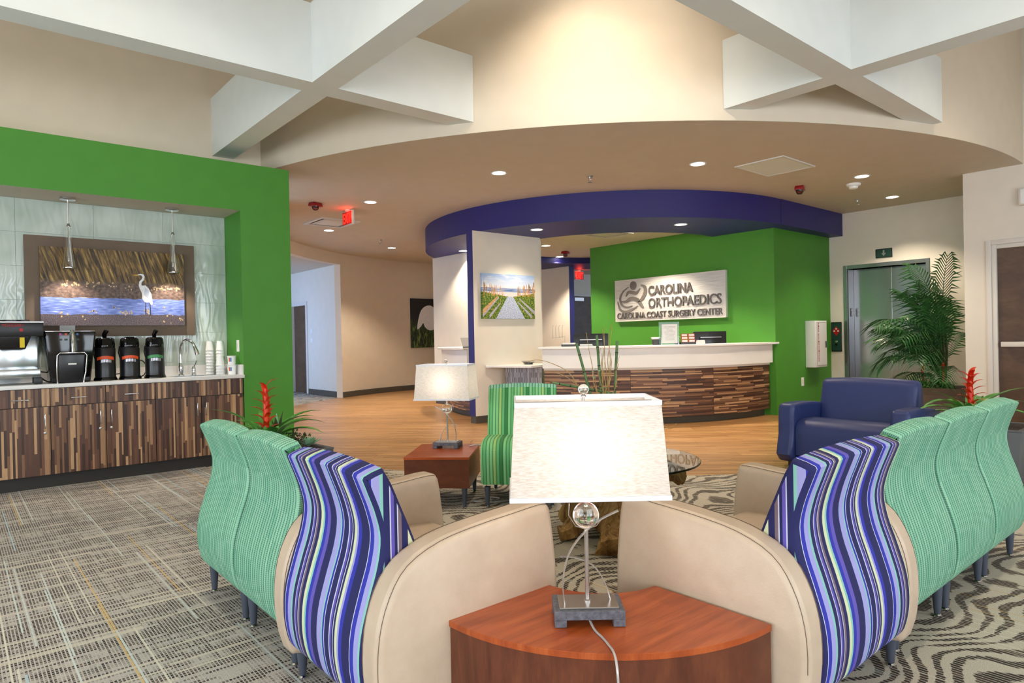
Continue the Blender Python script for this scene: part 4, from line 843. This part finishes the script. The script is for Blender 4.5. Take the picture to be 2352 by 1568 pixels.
for cx, cz, k in ((-.4, .475, 8), (-.33, .48, 8), (-.22, .485, 8), (-.15, .49, 5), (-.03, .49, 5), (.1, .475, 4), (.33, .47, 8), (.4, .475, 12), (.46, .48, 8), (.53, .47, 10), (-.2, .24, 6), (.07, .225, 10), (.12, .22, 6), (.25, .235, 10), (-.46, .22, 5), (-.01, .28, 4), (.47, .2, 4), (.57, .16, 5), (.4, .13, 2), (.45, .14, 2), (-.25, .17, 3), (.38, .27, 2)):
    for _ in range(k):
        x = cx+rnd.gauss(0, .02); z = cz+rnd.gauss(0, .012); r = rnd.uniform(.004, .011); m.poly([(x+r*math.cos(a)*rnd.uniform(.6, 1), z+r*math.sin(a)) for a in [k2*1.05 for k2 in range(6)]], .0006, Matrix.Translation((0, y_, 0)))
m.build('oyster_shells', 'shell', t)['kind'] = 'stuff'
# ------------------------------------------------------------------ reception
def curved(name, r0, r1, a0, a1, z0, z1, mat, parent, n=40):
    """curved panel with UV in metres (arc, height); local to parent at ring centre"""
    A = arc(0, 0, r0, a0, a1, n); B = arc(0, 0, r1, a0, a1, n); vs = []; fs = []; uv = []
    for p, q in zip(A, B): vs += [(p[0], p[1], z0), (p[0], p[1], z1), (q[0], q[1], z1), (q[0], q[1], z0)]
    for i in range(n):
        s0, s1 = r1*R(a1-a0)*i/n, r1*R(a1-a0)*(i+1)/n
        for k in range(4):
            f = (i*4+k, i*4+(k+1) % 4, (i+1)*4+(k+1) % 4, (i+1)*4+k); fs.append(f); uv.append([(s1 if v >= (i+1)*4 else s0, vs[v][2]) for v in f])
    for f in ((0, 1, 2, 3), tuple(n*4+k for k in (3, 2, 1, 0))): fs.append(f); uv.append([(0, vs[v][2]) for v in f])
    o = fromv(name, vs, fs, mat, parent, 30, uv); bm = bmesh.new(); bm.from_mesh(o.data); bmesh.ops.recalc_face_normals(bm, faces=bm.faces); bm.to_mesh(o.data); bm.free(); return o
def desk(label, a0, a1, ri=2.45):
    t = T('reception_desk', label, 'desk', (RC[0], RC[1], 0), 0, 'curved reception desks')
    curved('toe_kick', 2.75, 2.86, a0, a1, 0, .1, 'baseboard_grey', t)
    na = max(2, round((a1-a0)/24)); st = (a1-a0)/na
    for i in range(na): curved('laminate_panel', 2.85, 2.945, a0+st*i+.03, a0+st*(i+1)-.03, .1, .745, 'laminate_h', t, 20)
    curved('light_channel', 2.85, 2.955, a0, a1, .745, .775, 'frame_white', t); curved('white_panel', 2.86, 3.0, a0, a1, .775, 1.04, 'solid_white', t); curved('worktop', ri, 2.86, a0, a1, .72, .75, 'solid_white', t); return t
desk('curved reception desk with striped wood front below the carved sign', 203.2, 272.9); desk('second curved striped desk behind the navy column edge', 142, 175, 2.72)
def ctop(label, r0, r1, a0, a1, z0, z1):
    o = MB(); ringwall(o, 0, 0, r0, r1, a0, a1, z0, z1, 44); o = o.build('counter_top', 'solid_white', smooth=30, bevel=.004, seg=1); o.location = (RC[0], RC[1], 0); return tag(o, label, 'countertop', 'white transaction tops')
ctop('white transaction top of the main reception desk', 2.62, 3.07, 202.6, 274.3, 1.041, 1.071); ctop('white transaction top of the second desk behind the column', 2.62, 3.07, 139.5, 175, 1.041, 1.071)
# low shelf in front of the column
t = T('low_counter', 'low white shelf with grey mosaic front against the picture column', 'counter', (0, 0, 0)); m = MB(); pts = [(5.86, 7.478), (5.80, 7.40)]+[(RC[0]+3.17*math.cos(R(a)), RC[1]+3.17*math.sin(R(a))) for a in (190, 193, 196, 199, 201.5)]+[(6.72, 6.96), (6.72, 7.478)]
k = len(pts); m.add([(x, y, .79) for x, y in pts]+[(x, y, .82) for x, y in pts], [tuple(reversed(range(k))), tuple(range(k, 2*k))]+[(i, (i+1) % k, (i+1) % k+k, i+k) for i in range(k)]); m.build('top', 'solid_white', t, bevel=.004, seg=1)
m = MB(); ringwall(m, RC[0], RC[1], 2.8, 2.94, 190.5, 202.4, 0, .79, 12); m.build('mosaic_front', 'mosaic_grey', t, smooth=30)
t = T('dish', 'round pewter dish standing on the low white shelf', 'bowl', (6.42, 7.18, .8205)); MB().lathe([(.055, 0), (.055, .012), (.075, .02), (.11, .045), (.112, .05), (.07, .03), (.001, .025)], 32).build('bowl', 'satin_metal', t, smooth=40); MB().lathe([(.058, 0), (.058, .01)], 24).build('foot', 'dark_grey', t)
ZD = 1.0715
def on_top(x, y): return (x, y, ZD)
def polar(a, r): return RC[0]+r*math.cos(R(a)), RC[1]+r*math.sin(R(a))
def monitor(label, a, r, yaw):
    x, y = polar(a, r); t = T('monitor', label, 'monitor', (x, y, .826), yaw, 'reception desk monitors'); box('screen_back', -.25, .25, -.02, .02, .09, .42, 'black_plastic', t, bevel=.008); box('rear_housing', -.17, .17, -.045, -.018, .14, .34, 'black_satin', t, bevel=.012); MB().box(-.16, .16, -.047, -.043, .33, .337).build('vent_line', 'satin_metal', t)
    box('stand', -.03, .03, -.04, 0, .01, .2, 'black_plastic', t); box('foot', -.12, .12, -.1, .1, -.074, .012, 'black_plastic', t, bevel=.004)
monitor('black monitor at left behind the reception desk', 214.5, 2.3, R(-50)); monitor('black monitor at right behind the reception desk, below the sign', 260, 2.35, R(-35))
x, y = polar(238, 2.82); t = T('sign_holder', 'clear acrylic holder with printed notice on the reception desk', 'sign holder', (x, y, ZD), R(-42)); box('acrylic_sheet', -.145, .13, -.004, .0, .0, .31, 'acrylic', t); box('notice', -.11, .105, -.009, -.005, .02, .28, 'paper', t)
m = MB(); rnd = random.Random(2)
for k in range(11):
    w_ = rnd.uniform(.04, .08); m.box(-w_, w_, -.0096, -.009, .245-k*.018, .249-k*.018)
m.build('notice_print', 'paper_grey', t); m = MB(); m.tube([(-.12, -.005, .27), (-.12, -.03, .0), (-.12, .05, 0)], .003, 6); m.tube([(.115, -.005, .27), (.115, -.03, .0), (.115, .05, 0)], .003, 6); m.build('wire_stand', 'chrome', t)
x, y = polar(234.6, 2.74); t = T('tissue_box', 'small white topped black holder left of the acrylic notice', 'holder', (x, y, ZD), R(-42)); box('box', -.05, .05, -.05, .05, 0, .075, 'dark_grey', t, bevel=.004); box('tissue', -.065, .055, -.055, .05, .075, .105, 'paper', t, bevel=.01)
x, y = polar(243.2, 2.84); t = T('card_rack', 'red and white business card rack on the reception desk', 'card holder', (x, y, ZD), R(-42)); box('tray', -.1, .1, -.03, .06, 0, .03, 'black_plastic', t)
for i in range(2):
    for j in range(3): cd_ = box('card', -.094+i*.097, -.005+i*.097, -.028+j*.012, -.024+j*.012, .03+j*.04, .066+j*.04, 'card_red', t); box('card_panel', -.084+i*.097, -.012+i*.097, -.03+j*.012, -.028+j*.012, .034+j*.04, .06+j*.04, 'paper', cd_)
x, y = polar(247.2, 2.84); t = T('card_stack', 'low stack of white cards right of the business card rack', 'cards', (x, y, ZD), R(-42)); box('cards', -.055, .055, -.03, .03, 0, .035, 'paper', t); box('top_cards', -.05, .05, -.03, .03, .035, .055, 'paper', t)
x, y = polar(241, 2.72); t = T('small_plant', 'small green plant between the notice and the card rack', 'plant', (x, y, ZD)); MB().lathe([(.03, 0), (.04, .04)], 14).build('pot', 'dark_grey', t, smooth=40); m = MB(); rnd = random.Random(8)
for k in range(14): a = rnd.uniform(0, 6.28); r = rnd.uniform(.01, .06); m.lathe([(.001, -.02), (.022, 0), (.001, .02)], 6, mtx=Matrix.Translation((r*math.cos(a), r*math.sin(a), .06+rnd.uniform(0, .05))))
m.build('foliage', 'leaf_green', t)
x, y = polar(207.5, 2.75); t = T('wire_rack', 'tall bent wire rack on the left end of the desk', 'wire rack', (x, y, ZD), R(-42)); m = MB()
for k in range(4): m.tube(catmull([(-.14+k*.045, 0, .12), (-.14+k*.045, .01, .28), (-.12+k*.045, .01, .3)], 4), .0025, 6)
m.tube([(-.15, 0, .12), (.03, 0, .14), (.03, 0, 0)], .003, 6); m.build('wires', 'chrome', t)
x, y = polar(209.5, 2.8); t = T('paper_tray', 'flat dark tray with papers at the desk\'s left end', 'tray', (x, y, ZD), R(-42)); box('tray', -.1, .1, -.07, .07, 0, .03, 'dark_grey', t, bevel=.005); box('papers', -.085, .095, -.06, .06, .03, .05, 'paper', t)
x, y = polar(214.6, 2.8); t = T('paper_stack', 'low stack of grey papers beside the dark tray', 'papers', (x, y, ZD), R(-42)); box('lower_sheets', -.09, .09, -.06, .06, 0, .014, 'paper_grey', t); box('upper_sheets', -.085, .08, -.055, .06, .014, .028, 'paper', t)
x, y = polar(171.5, 2.85); t = T('desk_holder', 'small white angled holder on the second desk', 'holder', (x, y, ZD), R(-40)); MB().frus(-.1, .1, -.04, .04, .012, -.14, .14, -.06, .06, .155).build('bin', 'frame_white', t); box('foot', -.1, .1, -.045, .045, 0, .012, 'dark_grey', t)
# column picture, curved wall picture
t = T('beach_picture', 'beach boardwalk photograph on the white column', 'picture', (6.29, 7.478, 1.49)); box('canvas', -.5, .5, -.045, 0, 0, .65, 'print_beach', t); y_ = -.0452; M0 = Matrix.Translation((0, y_, 0))
m = MB()
for s_, x0, x1, z0, z1 in ((-1, -.5, -.2, .02, .30), (-1, -.38, -.17, .0, .22), (1, .19, .5, .29, .06), (1, .16, .44, .24, 0)): m.poly([(x0, z0), (x1, z1-.0), (x1, z1+.02), (x0, z0+.055)] if s_ < 0 else [(x0, z0), (x1, z1), (x1, z1+.055), (x0, z0+.02)], .0008, M0)
m.build('rails', 'rail_grey', t); MB().poly([(-.5, .06), (-.22, .31), (-.22, .335), (-.5, .13)], .0012, M0).build('near_rail', 'rail_wood', t); m = MB(); rnd = random.Random(5)
for k in range(60):
    x = rnd.choice([rnd.uniform(-.49, -.12), rnd.uniform(.14, .49)]); z0 = .33; h_ = rnd.uniform(.06, .22)*(.5+abs(x)); lx = rnd.uniform(-.02, .03); m.poly([(x, z0), (x+.004, z0), (x+lx+.005, z0+h_), (x+lx-.003, z0+h_)], .0006, M0); q = rnd.uniform(.008, .014); m.poly([(x+lx-q*.4, z0+h_*.7), (x+lx+q*.5, z0+h_*.75), (x+lx+q*.3, z0+h_+.02), (x+lx-q*.3, z0+h_)], .0006, M0)
m.build('sea_oats', 'oat_gold', t)['kind'] = 'stuff'
t = T('bird_picture', 'dark photograph of a white bird in grass on the curved wall', 'picture', (8.98, 13.83, 1.02), R(2)); box('canvas', -.45, .45, -.04, 0, 0, 1.2, 'print_dark_grass', t)
MB().poly([(q.x, q.z) for q in catmull([(x, 0, z) for x, z in [(-.28, .45), (-.24, .7), (-.15, .92), (.02, 1.03), (.2, 1.0), (.3, .8), (.28, .5), (.1, .42), (-.05, .5), (-.1, .6), (-.17, .52)]], 4, True)], .001, Matrix.Translation((0, -.0402, 0))).build('bird', 'ivory_bird', t)
# carved sign on the green wall: x right = -Y
t = T('reception_sign', 'carved white CAROLINA ORTHOPAEDICS sign on the green reception wall', 'sign', (9.2, 6.745, 1.46), R(-90)); box('board', -1.11, 1.11, -.055, 0, 0, .735, 'sign_board', t, bevel=.006); m = MB()
for q in ((-1.11, 1.11, 0, .014), (-1.11, 1.11, .721, .735), (-1.11, -1.096, .014, .721), (1.096, 1.11, .014, .721)): m.box(q[0], q[1], -.062, -.05, q[2], q[3])
m.build('border', 'frame_white', t); y_ = -.055
text('name_line', 'CAROLINA', 'letter_dark', t, -.36, y_, .425, .165, .89, depth=.022, weight=.022); text('name_line', 'ORTHOPAEDICS', 'letter_dark', t, -.36, y_, .215, .165, 1.40, depth=.022, weight=.006); text('tag_line', 'CAROLINA COAST SURGERY CENTER', 'letter_dark', t, -1.06, y_, .045, .108, 2.12, depth=.02, weight=.006)
MY = Matrix.Translation((0, y_, 0)); em = MB(); em.poly([(-.69+.068*math.cos(a), .622+.075*math.sin(a)) for a in [2*math.pi*k/24 for k in range(24)]], .02, MY); em.build('emblem_head', 'letter_grey', t)
def swoosh(name, pts, wd):
    P2 = catmull([(x, 0, z) for x, z in pts], 6); n_ = len(P2); L = []; Rr = []
    for i, p in enumerate(P2):
        ta = (P2[min(i+1, n_-1)]-P2[max(i-1, 0)]).normalized(); nn = Vector((-ta.z, 0, ta.x)); w_ = wd*math.sin(math.pi*(.06+.88*i/(n_-1))); L.append((p.x+nn.x*w_, p.z+nn.z*w_)); Rr.append((p.x-nn.x*w_, p.z-nn.z*w_))
    m = MB()
    for i in range(n_-1): m.poly([L[i], L[i+1], Rr[i+1], Rr[i]], .018, MY)
    m.build(name, 'letter_grey', t)
swoosh('emblem_stroke', [(-.80, .60), (-.92, .53), (-.99, .42), (-.96, .30), (-.84, .25), (-.72, .27)], .016); swoosh('emblem_stroke', [(-.52, .62), (-.44, .58), (-.43, .48), (-.5, .38), (-.58, .33)], .035); swoosh('emblem_stroke', [(-.86, .44), (-.80, .51), (-.70, .50), (-.62, .49), (-.54, .56)], .03)
swoosh('emblem_stroke', [(-.98, .36), (-.86, .35), (-.74, .40), (-.60, .37), (-.52, .28), (-.47, .22)], .03); swoosh('emblem_stroke', [(-1.05, .36), (-1.0, .22), (-.88, .17), (-.74, .2), (-.6, .26)], .022)
# elevator
t = T('elevator_door', 'brushed steel two panel elevator door', 'elevator', (11.0, 4.60, 0), R(-90)); m = MB(); m.box(-.055, 0, -.012, .3, 0, 2.26); m.box(1.13, 1.185, -.012, .3, 0, 2.26); m.box(0, 1.13, -.012, .3, 2.2, 2.26); m.build('frame', 'steel', t, bevel=.003, seg=1)
box('jamb', .0, .02, .0, .2, 0, 2.2, 'steel_dark', t); box('panel', .02, .585, .205, .235, .005, 2.2, 'steel', t); box('panel', .582, 1.13, .212, .242, .005, 2.2, 'steel', t); box('sill', 0, 1.13, 0, .26, 0, .006, 'satin_metal', t)
fp = box('floor_plate', .02, .024, .06, .13, 1.44, 1.58, 'black_plastic', t); tx = text('floor_number', '2', 'white_plastic', t, 0, 0, 0, .09, .05, 'CENTER', .003); tx.matrix_local = Matrix.Translation((.028, .095, 1.465)) @ Matrix.Rotation(R(90), 4, 'Z')
t = T('call_panel', 'dark green elevator call panel with red fire diamond', 'call panel', (11.0, 4.775, .88), R(-90)); box('panel', -.085, .085, -.012, 0, 0, .48, 'black_plastic', t, bevel=.008); 
n = NT('dark_green'); MT['dark_green'] = n.fin(c(34, 72, 58), .4)
box('face', -.072, .072, -.015, -.012, .018, .462, 'dark_green', t); MB().poly([(0, .255), (.062, .335), (0, .415), (-.062, .335)], .003, Matrix.Translation((0, -.015, 0))).build('diamond', 'red_paint', t)
for x, z in ((0, .37), (-.03, .335), (.03, .335)): MB().lathe([(.013, 0), (.013, .004)], 14, mtx=Matrix.Translation((x, -.018, z)) @ Matrix.Rotation(R(90), 4, 'X')).build('diamond_dot', 'white_plastic', t)
for z, mt in ((.165, 'chrome'), (.115, 'black_gloss')): MB().lathe([(.019, 0), (.019, .008), (.015, .01)], 18, mtx=Matrix.Translation((0, -.015, z)) @ Matrix.Rotation(R(90), 4, 'X')).build('button', mt, t, smooth=40)
t = T('arrow_sign', 'small dark elevator indicator with a down arrow', 'sign', (11.0, 4.04, 2.33), R(-90)); box('plate', -.12, .12, -.014, 0, 0, .14, 'black_plastic', t, bevel=.008); box('face', -.105, .105, -.016, -.014, .012, .128, 'dark_green', t); MB().poly([(-.012, .115), (.012, .115), (.012, .07), (.035, .07), (0, .025), (-.035, .07), (-.012, .07)], .002, Matrix.Translation((0, -.016, 0))).build('arrow', 'satin_metal', t)
# extinguisher cabinet on the green face (faces -Y)
t = T('extinguisher_cabinet', 'white fire extinguisher cabinet with red vertical lettering on green wall', 'cabinet', (10.32, 4.87, .66)); box('box', -.2, .2, -.15, 0, 0, .72, 'white_plastic', t, bevel=.004); d = box('door', -.13, .18, -.156, -.15, .03, .69, 'white_plastic', t, bevel=.003, seg=1); box('latch', .135, .16, -.164, -.156, .30, .40, 'black_plastic', d); box('door_gap', -.134, .184, -.1515, -.1495, .026, .694, 'dark_grey', t)
for i, ch in enumerate('FIREEXTINGUISHER'): text('lettering', ch, 'red_paint', d, -.09, -.1562, .655-i*.0365-(.02 if i > 3 else 0), .031, .03, 'CENTER', .001, .03)
t = T('wall_box', 'grey wall box high on the right wall above the door', 'wall box', (9.5, 1.9, 2.62), R(-90)); box('case', -.12, .12, -.06, 0, 0, .2, 'frame_white', t, bevel=.01); box('cover', -.1, .1, -.066, -.06, .02, .18, 'white_plastic', t, bevel=.003, seg=1)
# ------------------------------------------------------------------ plants
rnd = random.Random(11)
def strap(par, name, mat, az, length, rise, droop, wd, base=(0, 0, 0), n=8, fold=.35, tip=.05):
    """arching strap leaf with a folded keel"""
    vs = []; fs = []; x = y = 0; ang = rise; px, pz = 0, 0; st = length/n
    ca, sa = math.cos(az), math.sin(az)
    for i in range(n+1):
        t_ = i/n; w_ = wd*(math.sin(math.pi*min(1, .28+.72*t_))**.8 if t_ < 1 else tip)*(1 if t_ < 1 else 1)
        for s_ in (-1, 0, 1):
            ox = -sa*s_*w_; oy = ca*s_*w_; vs.append((base[0]+px*ca+ox, base[1]+px*sa+oy, base[2]+pz+abs(s_)*w_*fold))
        px += math.cos(ang)*st; pz += math.sin(ang)*st; ang -= droop/n
    for i in range(n):
        for k in range(2): a = i*3+k; fs.append((a, a+1, a+4, a+3))
    return fromv(name, vs, fs, mat, par, 80)
def bromeliad(label, loc, sc=1.0, seed=1, lv=15, spread=1.0, spike=.46):
    r = random.Random(seed); t = T('bromeliad', label, 'plant', loc, 0, 'red bromeliads'); ks = spike
    for k in range(lv):
        az = k*2.399+r.uniform(-.2, .2); strap(t, 'leaf', 'leaf_green', az, r.uniform(.36, .50)*sc*spread, R(r.uniform(48, 72)), R(r.uniform(65, 110)), .036*sc)
    for k in range(5): strap(t, 'leaf', 'leaf_green', k*1.26+.4, .18*sc, R(82), R(25), .03*sc)
    MB().lathe([(.016*sc, .05), (.02*sc, ks*.6), (.01*sc, ks*.95)], 10).build('stalk', 'bract_red', t, smooth=60)
    for k in range(18):
        f = k/17; z = .10+(ks-.13)*f; strap(t, 'bract', 'bract_red', k*2.2, (.15-.04*f)*sc, R(70+4*f), R(95-20*f), .019*sc, (0, 0, z), 8)
    return t
def succulent(label, loc, sc=1.0, mat='succulent_green'):
    t = T('succulent', label, 'succulent', loc, 0, 'succulents in the planters')
    for k in range(22):
        f = k/21; strap(t, 'leaf', mat, k*2.399, (.085-.05*f)*sc, R(15+65*f), R(-20), .014*sc, (0, 0, .02), 4, .3, .2)
    return t
def bush(label, loc, rad, nl, mat, seed, h=.12, name='ground_plant', grp=None):
    r = random.Random(seed); m = MB(); t = T(name, label, 'plant', loc, 0, grp)
    for k in range(nl):
        a = r.uniform(0, 6.28); rr = rad*math.sqrt(r.random()); z = h*r.uniform(.1, 1)*(1-.5*rr/rad); az = r.uniform(0, 6.28); l = r.uniform(.02, .04); e = r.uniform(.1, 1.1); x, y = rr*math.cos(a), rr*math.sin(a)
        d = Vector((math.cos(az)*math.cos(e), math.sin(az)*math.cos(e), math.sin(e))); s_ = Vector((-math.sin(az), math.cos(az), 0))*l*.4; p = Vector((x, y, z)); m.add([p, p+d*l*.5+s_, p+d*l, p+d*l*.5-s_], [(0, 1, 2, 3)])
    f = m.build('foliage', mat, t, fix=False); MB().tube([(0, 0, 0), (.01, 0, h*.5)], .006, 6).build('stem', 'soil', t); return t
def planter(label, loc, rz, s_, h_):
    t = T('planter', label, 'planter', loc, rz, 'square grey floor planters'); MB().frus(-s_*.42, s_*.42, -s_*.42, s_*.42, 0, -s_*.5, s_*.5, -s_*.5, s_*.5, h_).build('box', 'slate', t, bevel=.008); m = MB()
    for q in ((-.5, .5, -.5, -.44), (-.5, .5, .44, .5), (-.5, -.44, -.44, .44), (.44, .5, -.44, .44)): m.box(q[0]*s_, q[1]*s_, q[2]*s_, q[3]*s_, h_, h_+.012)
    m.build('rim', 'slate', t); box('soil', -s_*.44, s_*.44, -s_*.44, s_*.44, h_, h_+.006, 'soil', t)
planter('grey square planter behind the left green chairs', (1.76, 4.68, 0), R(5), .58, .44)
bromeliad('red bromeliad in the planter near the green pillar', (1.70, 4.70, .446), 1.05, 1)
succulent('pale green succulent rosette at the corner of the left planter', (1.93, 4.52, .446), 1.25); succulent('small pale succulent at the rim of the left planter', (2.0, 4.62, .446), .8)
bush('dark mossy trailing plant between bromeliad and succulents in the left planter', (1.86, 4.60, .446), .11, 220, 'moss_green', 3, .16)
t = T('aloe', 'dark spiky aloe leaves behind the left red bromeliad', 'plant', (1.82, 4.82, .446))
for az, l, mt in ((.2, .26, 'moss_green'), (2.2, .2, 'moss_green'), (4.2, .22, 'moss_green'), (1.2, .24, 'succulent_green')): strap(t, 'leaf', mt, az, l, R(82), R(10), .022, n=6, fold=.5)
planter('grey square planter beside the navy armchair', (6.36, 1.58, 0), 0, .56, .42)
bromeliad('red bromeliad behind the right row of green chairs', (6.33, 1.69, .426), 1.1, 5, 16, 1.05, .42)
succulent('pale succulent beside the right red bromeliad', (6.16, 1.66, .426), 1.2); bush('mossy plant with small white flowers beside the right bromeliad', (6.2, 1.74, .426), .1, 160, 'succulent_green', 9, .12)
# palm in pot
PX, PY = 10.12, 3.02
t = T('palm_pot', 'waisted grey square pot holding the palm by the elevator', 'pot', (PX, PY, 0), R(0)); m = MB()
prof = [(.27, 0), (.235, .12), (.23, .22), (.26, .34), (.31, .44)]
for (a, z0), (b, z1) in zip(prof, prof[1:]): m.add([(sx*a, sy*a, z0) for sx, sy in ((-1, -1), (1, -1), (1, 1), (-1, 1))]+[(sx*b, sy*b, z1) for sx, sy in ((-1, -1), (1, -1), (1, 1), (-1, 1))], [(0, 1, 5, 4), (1, 2, 6, 5), (2, 3, 7, 6), (3, 0, 4, 7)])
m.build('pot_body', 'pot_grey', t, smooth=30); box('soil', -.29, .29, -.29, .29, .40, .415, 'soil', t)
pt = T('palm', 'tall potted palm with arching fronds beside the elevator', 'palm', (PX, PY, .415)); r = random.Random(21)
def frond(az, length, rise, droop, z0, lean=0):
    n_ = 26; px = lean; pz = z0; ang = rise; m = MB(); ca, sa = math.cos(az), math.sin(az); pts = []
    for i in range(n_+1):
        pts.append((Vector((px*ca, px*sa, pz)), ang)); px += math.cos(ang)*length/n_; pz += math.sin(ang)*length/n_; ang -= droop/n_*(.4+1.2*i/n_)
    m.tube([p for p, _ in pts], lambda q: .009*(1-q)+.002, 5)
    sd = Vector((-sa, ca, 0))
    for i in range(7, n_):
        p, a = pts[i]; tg = Vector((math.cos(a)*ca, math.cos(a)*sa, math.sin(a))); f = (i-7)/(n_-7); L = length*.4*math.sin(math.pi*(.18+.75*f))+.03
        for s_ in (-1, 1):
            d = (tg*.75+sd*s_*.8).normalized(); q1 = p+d*L*.5+Vector((0, 0, -.02*L)); q2 = p+d*L+Vector((0, 0, -.4*L*r.uniform(.6, 1.3))); w_ = tg*.0135
            m.add([p-w_*.5, p+w_*.5, q1+w_, q2, q1-w_], [(0, 1, 2, 4), (2, 3, 4)])
    m.v = [(min(x_, .84), max(y_, -.41), z_) for x_, y_, z_ in m.v]      # fronds bend at the walls
    m.build('frond', 'palm_green', pt, fix=False)
for k in range(16):
    f = k/15
    az_ = k*2.399+.6
    if math.sin(az_) < -.3: az_ = -az_
    frond(az_, r.uniform(.95, 1.25)-.15*f, R(58+28*f+r.uniform(-6, 6)), R(95-60*f), .05+.45*f*r.uniform(.7, 1.1), .02)
frond(3.0, 1.25, R(80), R(70), .35); frond(1.2, 1.3, R(86), R(40), .5); frond(2.9, 1.1, R(62), R(110), .3); frond(2.5, 1.2, R(64), R(105), .4); frond(4.4, 1.1, R(89), R(12), .7)
for az_, l_, ri_, dr_, z_ in ((2.6, 1.0, 62, 120, .15), (3.1, 1.05, 55, 125, .2), (2.2, 1.0, 58, 130, .1), (3.4, .95, 50, 120, .05), (2.8, .9, 45, 110, .0), (1.8, 1.0, 66, 110, .2)): frond(az_, l_, R(ri_), R(dr_), z_)
for k in range(5): MB().tube([(.03*math.cos(k*1.3), .03*math.sin(k*1.3), 0), (.06*math.cos(k*1.3), .06*math.sin(k*1.3), .5), (.03*math.cos(k*1.3), .03*math.sin(k*1.3), .9)], .014, 7).build('trunk', 'moss_green', pt, smooth=60)
bromeliad('small red bromeliad at left under the palm', (PX-.16, PY+.18, .415), .62, 8, 9, .9, .34); bromeliad('small red bromeliad at right under the palm', (PX-.1, PY-.04, .415), .62, 9, 9, .9, .34)
bush('low leafy groundcover spilling over the palm pot rim', (PX-.17, PY+.08, .415), .26, 420, 'leaf_green', 13, .16)
# horsetail and curly willow arrangement on the glass table
AX, AY = 3.13, 2.80
t = T('flower_arrangement', 'horsetail reeds and curly willow arrangement on the glass coffee table', 'arrangement', (AX, AY, .461)); MB().lathe([(.07, 0), (.09, .03), (.075, .14), (.06, .16), (.05, .15), (.055, .05), (.001, .02)], 24).build('vase', 'slate', t, smooth=50)
def reed(p0, p1, rr=.0085):
    o = MB().tube([Vector(p0).lerp(Vector(p1), k/6) for k in range(7)], rr, 8).build('reed', 'horsetail', t, smooth=60)
    d = (Vector(p1)-Vector(p0)); m = MB()
    for k in (.3, .5, .7, .88): q = Vector(p0)+d*k; m.tube([q-d.normalized()*.003, q+d.normalized()*.003], rr*1.15, 8)
    m.build('node_ring', 'soil', o)
ri = Vector((.7615, -.648, 0)); fo = Vector((.648, .7615, 0))
reed(ri*-.01+fo*.02+Vector((0, 0, .1)), ri*-.165+Vector((0, 0, .70))); reed(Vector((0, 0, .1)), ri*-.03+fo*.05+Vector((0, 0, .75))); reed(ri*.05+Vector((0, 0, .1)), ri*.095+fo*.02+Vector((0, 0, .71))); reed(ri*.06+fo*.01+Vector((0, 0, .38)), ri*-.32+fo*.03+Vector((0, 0, .455)), .0075)
rw = random.Random(17)
for k in range(16):
    a = rw.uniform(0, 6.28); top = rw.uniform(.35, .72); ln = rw.uniform(.02, .10); pts = [Vector((0, 0, .12))]
    for j in range(1, 7): f = j/6; pts.append(ri*(ln*f*math.cos(a)+rw.uniform(-.018, .018)+.0)+fo*(ln*f*math.sin(a)+rw.uniform(-.018, .018))+Vector((0, 0, .12+top*f)))
    MB().tube(catmull(pts, 3), lambda q: .0034*(1-q)+.0012, 5).build('willow_twig', 'willow_tan', t, smooth=60)
for p in ([(0, .12), (-.1, .30), (-.2, .5), (-.33, .58), (-.43, .60), (-.5, .575)], [(0, .12), (-.08, .28), (-.15, .42), (-.25, .5), (-.36, .53)], [(.02, .12), (.2, .2), (.33, .26), (.40, .32), (.44, .31)], [(.02, .12), (.22, .16), (.36, .17), (.42, .15), (.46, .18)]):
    MB().tube(catmull([ri*x+fo*.02+Vector((0, 0, z)) for x, z in p], 4), lambda q: .003*(1-q)+.001, 5).build('willow_twig', 'willow_tan', t, smooth=60)
for k in range(12): strap(t, 'leaflet', 'succulent_green', k*1.9, .05, R(rw.uniform(0, 60)), R(40), .008, (rw.uniform(-.06, .06), rw.uniform(-.06, .06), rw.uniform(.25, .55)), 4)
